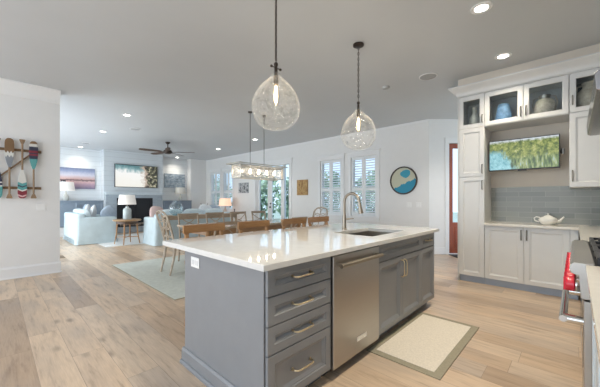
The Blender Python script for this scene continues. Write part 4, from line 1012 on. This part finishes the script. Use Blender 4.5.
dup(s0, (2.86, 2.60, 0), 0, 'oak counter stool behind the island, second from the faucet window end')
dup(s0, (3.39, 2.60, 0), 0, 'oak counter stool behind the island, closest to the shuttered windows')

# chandelier
CX0, CX1, CY0, CY1, CZ0, CZ1 = 3.42, 4.55, 4.87, 5.19, 1.73, 1.98; L0 = ((CX0 + CX1) / 2, 5.03, CE)
t = thing('linear_chandelier', 'rectangular glass-panelled chandelier on two rods above the dining table', 'chandelier', L0)
fr = MB(L0); r = 0.012
M_chand = mat('aged_silver', (0.50, 0.45, 0.38), 0.35, 0.9)
for z in (CZ0, CZ1):
    for y in (CY0, CY1): fr.box(CX0 - r, CX1 + r, y - r, y + r, z - r, z + r)
    for x in (CX0, CX1): fr.box(x - r, x + r, CY0, CY1, z - r, z + r)
for x in (CX0, CX1):
    for y in (CY0, CY1): fr.box(x - r, x + r, y - r, y + r, CZ0, CZ1)
fr.box(CX0 - 0.10, CX1 + 0.10, CY0 - 0.08, CY0 - 0.06, CZ1 + 0.02, CZ1 + 0.04).box(CX0 - 0.10, CX1 + 0.10, CY1 + 0.06, CY1 + 0.08, CZ1 + 0.02, CZ1 + 0.04).box(CX0 - 0.10, CX0 - 0.08, CY0 - 0.08, CY1 + 0.08, CZ1 + 0.02, CZ1 + 0.04).box(CX1 + 0.08, CX1 + 0.10, CY0 - 0.08, CY1 + 0.08, CZ1 + 0.02, CZ1 + 0.04)
fr.box(CX0 - 0.1, CX1 + 0.1, 5.02, 5.04, CZ1 + 0.02, CZ1 + 0.04)
fr.build('frame', M_chand, t)
k = 5; dx = (CX1 - CX0) / k
for i in range(k):
    for y in (CY0, CY1): MB(L0).box(CX0 + i * dx + 0.012, CX0 + (i + 1) * dx - 0.012, y - 0.003, y + 0.003, CZ0 + 0.012, CZ1 - 0.012).build('glass_panel', M_panelglass, t)
for x in (CX0, CX1): MB(L0).box(x - 0.003, x + 0.003, CY0 + 0.015, CY1 - 0.015, CZ0 + 0.012, CZ1 - 0.012).build('glass_panel', M_panelglass, t)
for i in range(k):
    x = CX0 + (i + 0.5) * dx
    MB(L0).tube([(x, 5.03, CZ1 + 0.02), (x, 5.03, CZ1 - 0.06)], 0.012, 10).build('socket', M_chand, t, smooth=60)
    MB(L0).lathe([(0, 0), (0.012, -0.005), (0.028, -0.05), (0.022, -0.085), (0, -0.10)], (x, 5.03, CZ1 - 0.06), 14).build('bulb', emis('chandelier_bulb', (1.0, 0.86, 0.66), 22), t, smooth=70)
for x in (3.76, 4.14):
    MB(L0).tube([(x, 5.03, CZ1 + 0.02), (x, 5.03, CE - 0.01)], 0.006, 8).build('rod', M_bronze, t, smooth=60)
    MB(L0).lathe([(0, CE), (0.05, CE), (0.045, CE - 0.02), (0, CE - 0.022)], (x, 5.03, 0), 16).build('canopy', M_bronze, t, smooth=40)

# ------------------------------------------------------------------ living room
tag(MB((2.6, 10.4, 0)).box(2.05, 5.4, 9.05, 11.9, 0, 0.010).build('living_rug', M_rug2), 'cream rug on the floor between the slipcovered sofas and the fireplace', 'rug')
def skirt(b, x0, x1, y0, y1, z0, z1, r=0.07, flare=0.03):
    """rounded slipcovered block whose skirt flares to the floor"""
    R = []
    for z, e, q in ((z0, flare, r), (z0 + 0.12, flare * 0.4, r), ((z0 + z1) / 2, 0, r), (z1 - 0.05, 0, r), (z1 - 0.015, -0.012, r), (z1, -0.05, r * 0.6)):
        ring = []
        for cx, cy, a0 in ((x1 + e - q, y1 + e - q, 0), (x0 - e + q, y1 + e - q, 90), (x0 - e + q, y0 - e + q, 180), (x1 + e - q, y0 - e + q, 270)):
            for k in range(5):
                a = math.radians(a0 + 22.5 * k); wob = 0.006 * math.sin(9 * a + 11 * z + cx)
                ring.append((cx + (q + wob) * math.cos(a), cy + (q + wob) * math.sin(a), z))
        R.append(ring)
    return b.rings(R)
def sofa(L, W, D, name_label, loc, rz, ncush):
    """back along local -X, faces +X, length along Y"""
    t = thing('sofa', name_label, 'sofa', loc, rz)
    skirt(MB(), -D / 2, D / 2 - 0.03, -L / 2 + 0.20, L / 2 - 0.20, 0.0, 0.42).build('base', M_slip, t, smooth=60)
    skirt(MB(), -D / 2, -D / 2 + 0.22, -L / 2 + 0.02, L / 2 - 0.02, 0.0, 0.86).build('backrest', M_slip, t, smooth=60)
    for s in (-1, 1): skirt(MB(), -D / 2 + 0.01, D / 2, s * (L / 2 - 0.11) - 0.11, s * (L / 2 - 0.11) + 0.11, 0.0, 0.76).build('arm', M_slip, t, smooth=60)
    w = (L - 0.46) / ncush
    for i in range(ncush):
        y = -L / 2 + 0.23 + w * (i + 0.5)
        MB().soft((0.10, y, 0.50), D / 2 - 0.14, w / 2 - 0.005, 0.085, 5).build('seat_cushion', M_slip2, t, smooth=70)
        MB().soft((0, 0, 0), 0.11, w / 2 - 0.01, 0.22, 4).xform(Matrix.Translation((-D / 2 + 0.30, y, 0.76)) @ Matrix.Rotation(-0.2, 4, 'Y')).build('back_cushion', M_slip2, t, smooth=70)
    return t
sofa(2.1, 0, 0.98, 'pale blue slipcovered sofa seen from its arm end, left of the fireplace', (2.05, 11.02, 0.0105), 0, 2)
sofa(2.45, 0, 0.95, 'pale blue slipcovered sofa seen from behind, beyond the dining table', (4.23, 8.72, 0.0105), PI / 2, 3)
def pillow(loc, rot, m, label, s=0.23):
    b = MB().soft((0, 0, 0), s, 0.085, s, 2.6)
    for v in b.bm.verts:     # pull the corners out
        k = abs(v.co.x * v.co.z) / (s * s); v.co.y *= max(0.25, 1 - 0.8 * k); v.co.x *= 1 + 0.10 * k; v.co.z *= 1 + 0.10 * k
    o = b.build('throw_pillow', m, smooth=75); o.location = loc; o.rotation_euler = rot
    tag(o, label, 'pillow', 'throw pillows on the sofas')
pillow((2.40, 10.32, 0.84), (0.10, -0.75, 0.35), M_pillow, 'grey blue throw pillow leaning in the near arm of the left sofa')
pillow((2.05, 10.55, 0.86), (0.15, -0.5, 1.2), M_pillow2, 'white patterned throw pillow behind the grey blue one on the left sofa')
pillow((2.02, 11.15, 0.88), (0.1, 0.5, 1.3), M_pillow2, 'white throw pillow in the middle of the left sofa')
pillow((2.06, 11.65, 0.88), (0.1, 0.3, 1.4), M_pillow, 'blue throw pillow at the far end of the left sofa')
pillow((3.30, 8.92, 0.85), (-0.25, 0.15, 0.25), M_pillow3, 'blush throw pillow at the lamp end of the right sofa')
pillow((4.75, 8.75, 0.88), (-0.25, 0.3, -0.1), M_pillow2, 'white throw pillow near the window end of the right sofa')
pillow((5.05, 8.75, 0.86), (-0.25, 0.2, -0.3), M_pillow, 'blue throw pillow in the window end of the right sofa')
# end table
L0 = (2.52, 9.22, 0)
t = thing('end_table', 'round wooden end table with slim legs between the two sofas', 'table', (2.62, 9.30, 0.0125)); t.scale = (1.08, 1.08, 1.15)
MB().lathe([(0, 0.565), (0.30, 0.565), (0.325, 0.575), (0.33, 0.595), (0.32, 0.605), (0, 0.605)], n=32).build('top', mat('honey_wood', (0.45, 0.30, 0.17), 0.3, c2=(0.33, 0.20, 0.10), scale=5), t, smooth=40)
MB().lathe([(0.24, 0.565), (0.255, 0.565), (0.255, 0.50), (0.24, 0.50)], n=32).build('apron', M_walnut, t, smooth=40)
for k in range(4):
    a = PI / 4 + k * PI / 2 + 0.25
    MB().tube([(0.23 * math.cos(a), 0.23 * math.sin(a), 0.565), (0.25 * math.cos(a), 0.25 * math.sin(a), 0.25), (0.30 * math.cos(a), 0.30 * math.sin(a), 0.0)], [0.022, 0.018, 0.012], 8).build('leg', M_oak, t, smooth=60)
b = MB()
for k in range(2):
    a = PI / 4 + k * PI / 2 + 0.25
    b.tube([(0.27 * math.cos(a), 0.27 * math.sin(a), 0.17), (-0.27 * math.cos(a), -0.27 * math.sin(a), 0.17)], 0.009, 8)
b.build('stretcher', M_oak, t, smooth=60)
M_lampb = glass_mat('lamp_base_glass', tint=(0.66, 0.72, 0.74), gloss=0.22, rough=0.06, bubbly=True, ripple=24)
def table_lamp(label, loc, sm, base='jar', sc=1.0, power=2.0):
    t = thing('table_lamp', label, 'lamp', loc, 0, None)
    if base == 'jar': prof = [(0, 0), (0.115, 0), (0.125, 0.02), (0.125, 0.30), (0.10, 0.36), (0.05, 0.385), (0.045, 0.43), (0, 0.43)]
    else: prof = [(0, 0), (0.07, 0), (0.09, 0.06), (0.09, 0.14), (0.05, 0.22), (0.03, 0.26), (0.03, 0.30), (0, 0.30)]
    prof = [(r * sc, z * sc) for r, z in prof]; h = prof[-1][1]
    MB().lathe(prof, n=24).build('base', mat('celadon_ceramic', (0.50, 0.57, 0.58), 0.2, c2=(0.36, 0.42, 0.44), scale=9) if base == 'jar' else M_paleg, t, smooth=40)
    MB().tube([(0, 0, h - 0.01), (0, 0, h + 0.30 * sc)], 0.008, 8).build('stem', M_nickel, t, smooth=60)
    z0 = h + 0.06 * sc; z1 = z0 + 0.32 * sc
    MB().lathe([(0.27 * sc, z0), (0.225 * sc, z1)], n=32).build('lamp_shade', sm, t, smooth=60)
    MB().lathe([(0, -0.04), (0.03, -0.02), (0.035, 0.02), (0.012, 0.06), (0, 0.06)], (0, 0, (z0 + z1) / 2), 12).build('bulb', emis('lamp_bulb', (1.0, 0.82, 0.6), 4), t, smooth=60)
    return t
table_lamp('table lamp with celadon jar base and white drum shade on the round end table', (2.62, 9.30, 0.7095), M_shade, 'jar', 0.86)
# console behind the sofa
L0 = (4.25, 7.98, 0)
t = thing('console_table', 'slim wooden console table behind the right sofa', 'table', L0)
MB(L0).box(3.10, 5.40, 7.82, 8.14, 0.80, 0.84).build('top', M_oak2, t, bevel=0.003)
MB(L0).box(3.16, 5.34, 7.86, 7.88, 0.72, 0.80).box(3.16, 5.34, 8.08, 8.10, 0.72, 0.80).build('apron', M_oak2, t)
for x in (3.18, 5.32):
    for y in (7.87, 8.09): MB(L0).box(x - 0.025, x + 0.025, y - 0.025, y + 0.025, 0, 0.80).build('leg', M_oak2, t, bevel=0.003)
t = thing('glass_vase', 'round aqua glass vase on the console behind the right sofa', 'vase', (3.45, 7.98, 0.84))
MB().lathe([(0.0, 0.004), (0.08, 0.006), (0.15, 0.06), (0.185, 0.15), (0.18, 0.24), (0.13, 0.32), (0.075, 0.355), (0.07, 0.38), (0.09, 0.395)], n=32).build('body', M_bluejar, t, smooth=70)
MB().lathe([(0, 0.0), (0.085, 0.0), (0.085, 0.012), (0, 0.012)], n=24).build('foot', mat('teal_glass_foot', (0.03, 0.28, 0.36), 0.15), t, smooth=40)
t = thing('candlestick', 'slim black candlestick on the window end of the console', 'candlestick', (5.34, 7.98, 0.84))
MB().lathe([(0, 0), (0.045, 0), (0.045, 0.01), (0.012, 0.02), (0.012, 0.10), (0.022, 0.11), (0.022, 0.13), (0, 0.13)], n=16).build('stem', M_black, t, smooth=40)
# side table and warm lamp by the far window
t = thing('side_table', 'small round side table under the warm lit lamp by the far windows', 'table', (6.45, 10.3, 0))
MB().lathe([(0, 0.64), (0.27, 0.64), (0.28, 0.66), (0.27, 0.68), (0, 0.68)], n=28).build('top', M_oak2, t, smooth=40)
MB().lathe([(0, 0.64), (0.03, 0.64), (0.03, 0.05), (0.18, 0.02), (0.18, 0), (0, 0)], n=20).build('pedestal', M_oak2, t, smooth=40)
table_lamp('small table lamp with a glowing peach shade by the far shuttered windows', (6.45, 10.3, 0.681), M_shade_w, 'urn', 0.95)
# driftwood ornament seen over the sofa
t = thing('driftwood_sculpture', 'dark branching driftwood ornament above the back of the right sofa, by the corner', 'ornament', (5.72, 10.6, 0.68))
b = MB()
for k in range(7):
    a = 2 * PI * k / 7; b.tube([(0, 0, 0.02), (0.06 * math.cos(a), 0.06 * math.sin(a), 0.16), (0.16 * math.cos(a + 0.5), 0.16 * math.sin(a + 0.5), 0.30 + 0.08 * (k % 3))], [0.03, 0.022, 0.006], 7)
b.lathe([(0, 0), (0.10, 0), (0.10, 0.02), (0, 0.03)], n=16)
b.build('branches', M_walnut, t, smooth=60)
t = thing('side_table', 'small round side table under the driftwood ornament', 'table', (5.72, 10.6, 0))
MB().lathe([(0, 0.64), (0.24, 0.64), (0.25, 0.66), (0.24, 0.68), (0, 0.68)], n=28).build('top', M_oak2, t, smooth=40)
MB().lathe([(0, 0.64), (0.03, 0.64), (0.03, 0.05), (0.16, 0.02), (0.16, 0), (0, 0)], n=20).build('pedestal', M_oak2, t, smooth=40)

# fireplace
BY = 12.62; L0 = (3.84, BY, 0)
t = thing('fireplace', 'fireplace with grey tile surround, white mantel shelf and black firebox', 'fireplace', L0)
s = MB(L0); s.box(2.84, 3.19, BY - 0.05, BY, 0, 1.50).box(4.47, 4.84, BY - 0.05, BY, 0, 1.50).box(3.19, 4.47, BY - 0.05, BY, 1.34, 1.50).box(3.19, 4.47, BY - 0.05, BY, 0, 0.22)
s.build('surround', M_grey_tile, t)
MB(L0).box(2.80, 4.88, BY - 0.20, BY, 1.50, 1.56).box(2.83, 4.85, BY - 0.14, BY, 1.46, 1.50).build('mantel', mat('mantel_paint', (0.66, 0.72, 0.76), 0.4), t, bevel=0.004)
MB(L0).box(3.19, 4.47, BY - 0.02, BY - 0.005, 0.22, 1.34).build('firebox', M_black, t)
MB(L0).box(3.19, 3.25, BY - 0.06, BY - 0.02, 0.22, 1.34).box(4.41, 4.47, BY - 0.06, BY - 0.02, 0.22, 1.34).box(3.25, 4.41, BY - 0.06, BY - 0.02, 1.27, 1.34).box(3.82, 3.85, BY - 0.05, BY - 0.02, 0.22, 1.27).build('screen_frame', M_black, t)
b = MB(L0)
for i, (x, z, a) in enumerate(((3.5, 0.32, 0.1), (3.8, 0.30, -0.1), (4.1, 0.33, 0.05), (3.75, 0.43, 0.25))): b.tube([(x - 0.2, BY - 0.06, z - a * 0.2), (x + 0.2, BY - 0.06, z + a * 0.2)], 0.04, 8)
b.build('log', mat('birch_log', (0.42, 0.36, 0.30), 0.8, c2=(0.15, 0.11, 0.09), scale=14), t, smooth=60)
# television over the mantel
def splash_mat():
    m, N, L, b = nt('splash_scene'); tc = N.new('ShaderNodeTexCoord'); sx = N.new('ShaderNodeSeparateXYZ'); L.new(tc.outputs['Generated'], sx.inputs[0])
    n = noise(N, L, tc.outputs['Generated'], 4, 5, 0.6, (2, 1, 1)); k = math_node(N, L, 'MULTIPLY', math_node(N, L, 'SUBTRACT', n, 0.5), 0.55)
    v = math_node(N, L, 'ADD', math_node(N, L, 'ADD', sx.outputs['Z'], k), math_node(N, L, 'MULTIPLY', sx.outputs['X'], 0.12))
    c = ramp(N, L, v, [(0.0, (0.88, 0.86, 0.78)), (0.72, (0.92, 0.92, 0.90)), (0.85, (0.28, 0.44, 0.46)), (1.0, (0.10, 0.22, 0.24))])
    u = math_node(N, L, 'ADD', sx.outputs['X'], math_node(N, L, 'MULTIPLY', k, 0.9))
    c = mixc(N, L, ramp(N, L, u, [(0.60, (0, 0, 0)), (0.68, (1, 1, 1))]), c, (0.52, 0.42, 0.34))
    r2 = noise(N, L, tc.outputs['Generated'], 7, 3, 0.5, (2, 1, 1))
    dk = ramp(N, L, r2, [(0.40, (0.02, 0.02, 0.02)), (0.55, (0.12, 0.12, 0.07)), (0.66, (0.60, 0.56, 0.42))])
    c = mixc(N, L, ramp(N, L, u, [(0.70, (0, 0, 0)), (0.76, (1, 1, 1))]), c, dk)
    L.new(c, b.inputs['Emission Color']); b.inputs['Emission Strength'].default_value = 0.75; b.inputs['Base Color'].default_value = (0.02, 0.02, 0.02, 1); b.inputs['Roughness'].default_value = 0.25; return m
t = thing('television', 'large wall television above the mantel showing a white splash', 'television', (3.89, BY - 0.012, 2.19))
MB().box(-0.77, 0.77, -0.05, 0, -0.44, 0.44).build('casing', M_black, t, bevel=0.004)
MB().box(-0.75, 0.75, -0.052, -0.05, -0.42, 0.42).build('screen', splash_mat(), t)
def sunset_mat():
    m, N, L, b = nt('sunset_print'); tc = N.new('ShaderNodeTexCoord'); sx = N.new('ShaderNodeSeparateXYZ'); L.new(tc.outputs['Generated'], sx.inputs[0])
    n = noise(N, L, tc.outputs['Generated'], 6, 4, 0.6, (3, 1, 1)); v = math_node(N, L, 'ADD', sx.outputs['Z'], math_node(N, L, 'MULTIPLY', math_node(N, L, 'SUBTRACT', n, 0.5), 0.16))
    c = ramp(N, L, v, [(0.0, (0.22, 0.20, 0.30)), (0.22, (0.50, 0.34, 0.42)), (0.34, (0.72, 0.50, 0.50)), (0.42, (0.16, 0.10, 0.12)), (0.48, (0.62, 0.42, 0.40)), (0.66, (0.58, 0.57, 0.66)), (0.85, (0.27, 0.32, 0.48)), (1.0, (0.17, 0.20, 0.32))])
    px = math_node(N, L, 'ADD', sx.outputs['X'], math_node(N, L, 'MULTIPLY', sx.outputs['Z'], -0.5)); pier = math_node(N, L, 'MULTIPLY', math_node(N, L, 'LESS_THAN', px, 0.12), math_node(N, L, 'LESS_THAN', sx.outputs['Z'], 0.42))
    c = mixc(N, L, math_node(N, L, 'MULTIPLY', pier, math_node(N, L, 'GREATER_THAN', n, 0.45)), c, (0.05, 0.045, 0.06))
    L.new(c, b.inputs['Base Color']); b.inputs['Roughness'].default_value = 0.4; return m
t = thing('wall_picture', 'wide sunset seascape print on the shiplap wall left of the fireplace', 'picture', (2.0, 13.1, 2.04))
MB().box(-0.60, 0.60, -0.04, 0, -0.375, 0.375).build('canvas', sunset_mat(), t)
t = thing('wall_picture', 'grey blue seascape picture on the shiplap wall right of the fireplace', 'picture', (5.60, 13.1, 2.12))
MB().box(-0.46, 0.46, -0.04, 0, -0.31, 0.31).build('canvas', art_mat('grey_sea', [(0.08, 0.10, 0.13), (0.22, 0.28, 0.34), (0.34, 0.42, 0.50), (0.55, 0.56, 0.58)], 5, 6, (1.2, 1, 2)), t)
# built-in cabinets in the niches
def builtin(label, x0, x1):
    L0 = ((x0 + x1) / 2, 12.85, 0); t = thing('builtin_cabinet', label, 'cabinet', L0, 0, 'slate built-in cabinets beside the fireplace')
    MB(L0).box(x0, x1, 12.66, 13.098, 0.32, 1.20).build('carcass', M_greycab, t)
    MB(L0).box(x0, x1, 12.70, 13.098, 0, 0.32).build('plinth', M_trim, t)
    MB(L0).box(x0, x1, 12.62, 13.098, 1.20, 1.24).build('top', M_greycab, t, bevel=0.003)
    n = 2; w = (x1 - x0) / n
    for i in range(n):
        d = MB(L0).panel((x0 + i * w + 0.004, 12.638, 0.33), U, WN, w - 0.008, 0.86, SHG).build('door', M_greycab, t)
        MB(L0).lathe([(0, -0.025), (0.016, -0.025), (0.016, -0.015), (0.006, 0)], (x0 + (i + 1) * w - 0.04 if i == 0 else x0 + i * w + 0.04, 12.638, 1.05), 12, 'Y').build('knob', M_pewter, d, smooth=40)
builtin('slate blue built-in cabinet left of the fireplace under the sunset print', 1.30, 2.776)
builtin('slate blue built-in cabinet right of the fireplace under the grey seascape', 4.905, 6.176)
table_lamp('small table lamp with a pale shade on the built-in left of the fireplace', (1.72, 12.86, 1.241), M_shade, 'urn', 0.95)
table_lamp('small pale table lamp on the built-in right of the fireplace', (5.75, 12.86, 1.241), mat('cream_shade', (0.80, 0.77, 0.70), 0.8), 'urn', 0.85)
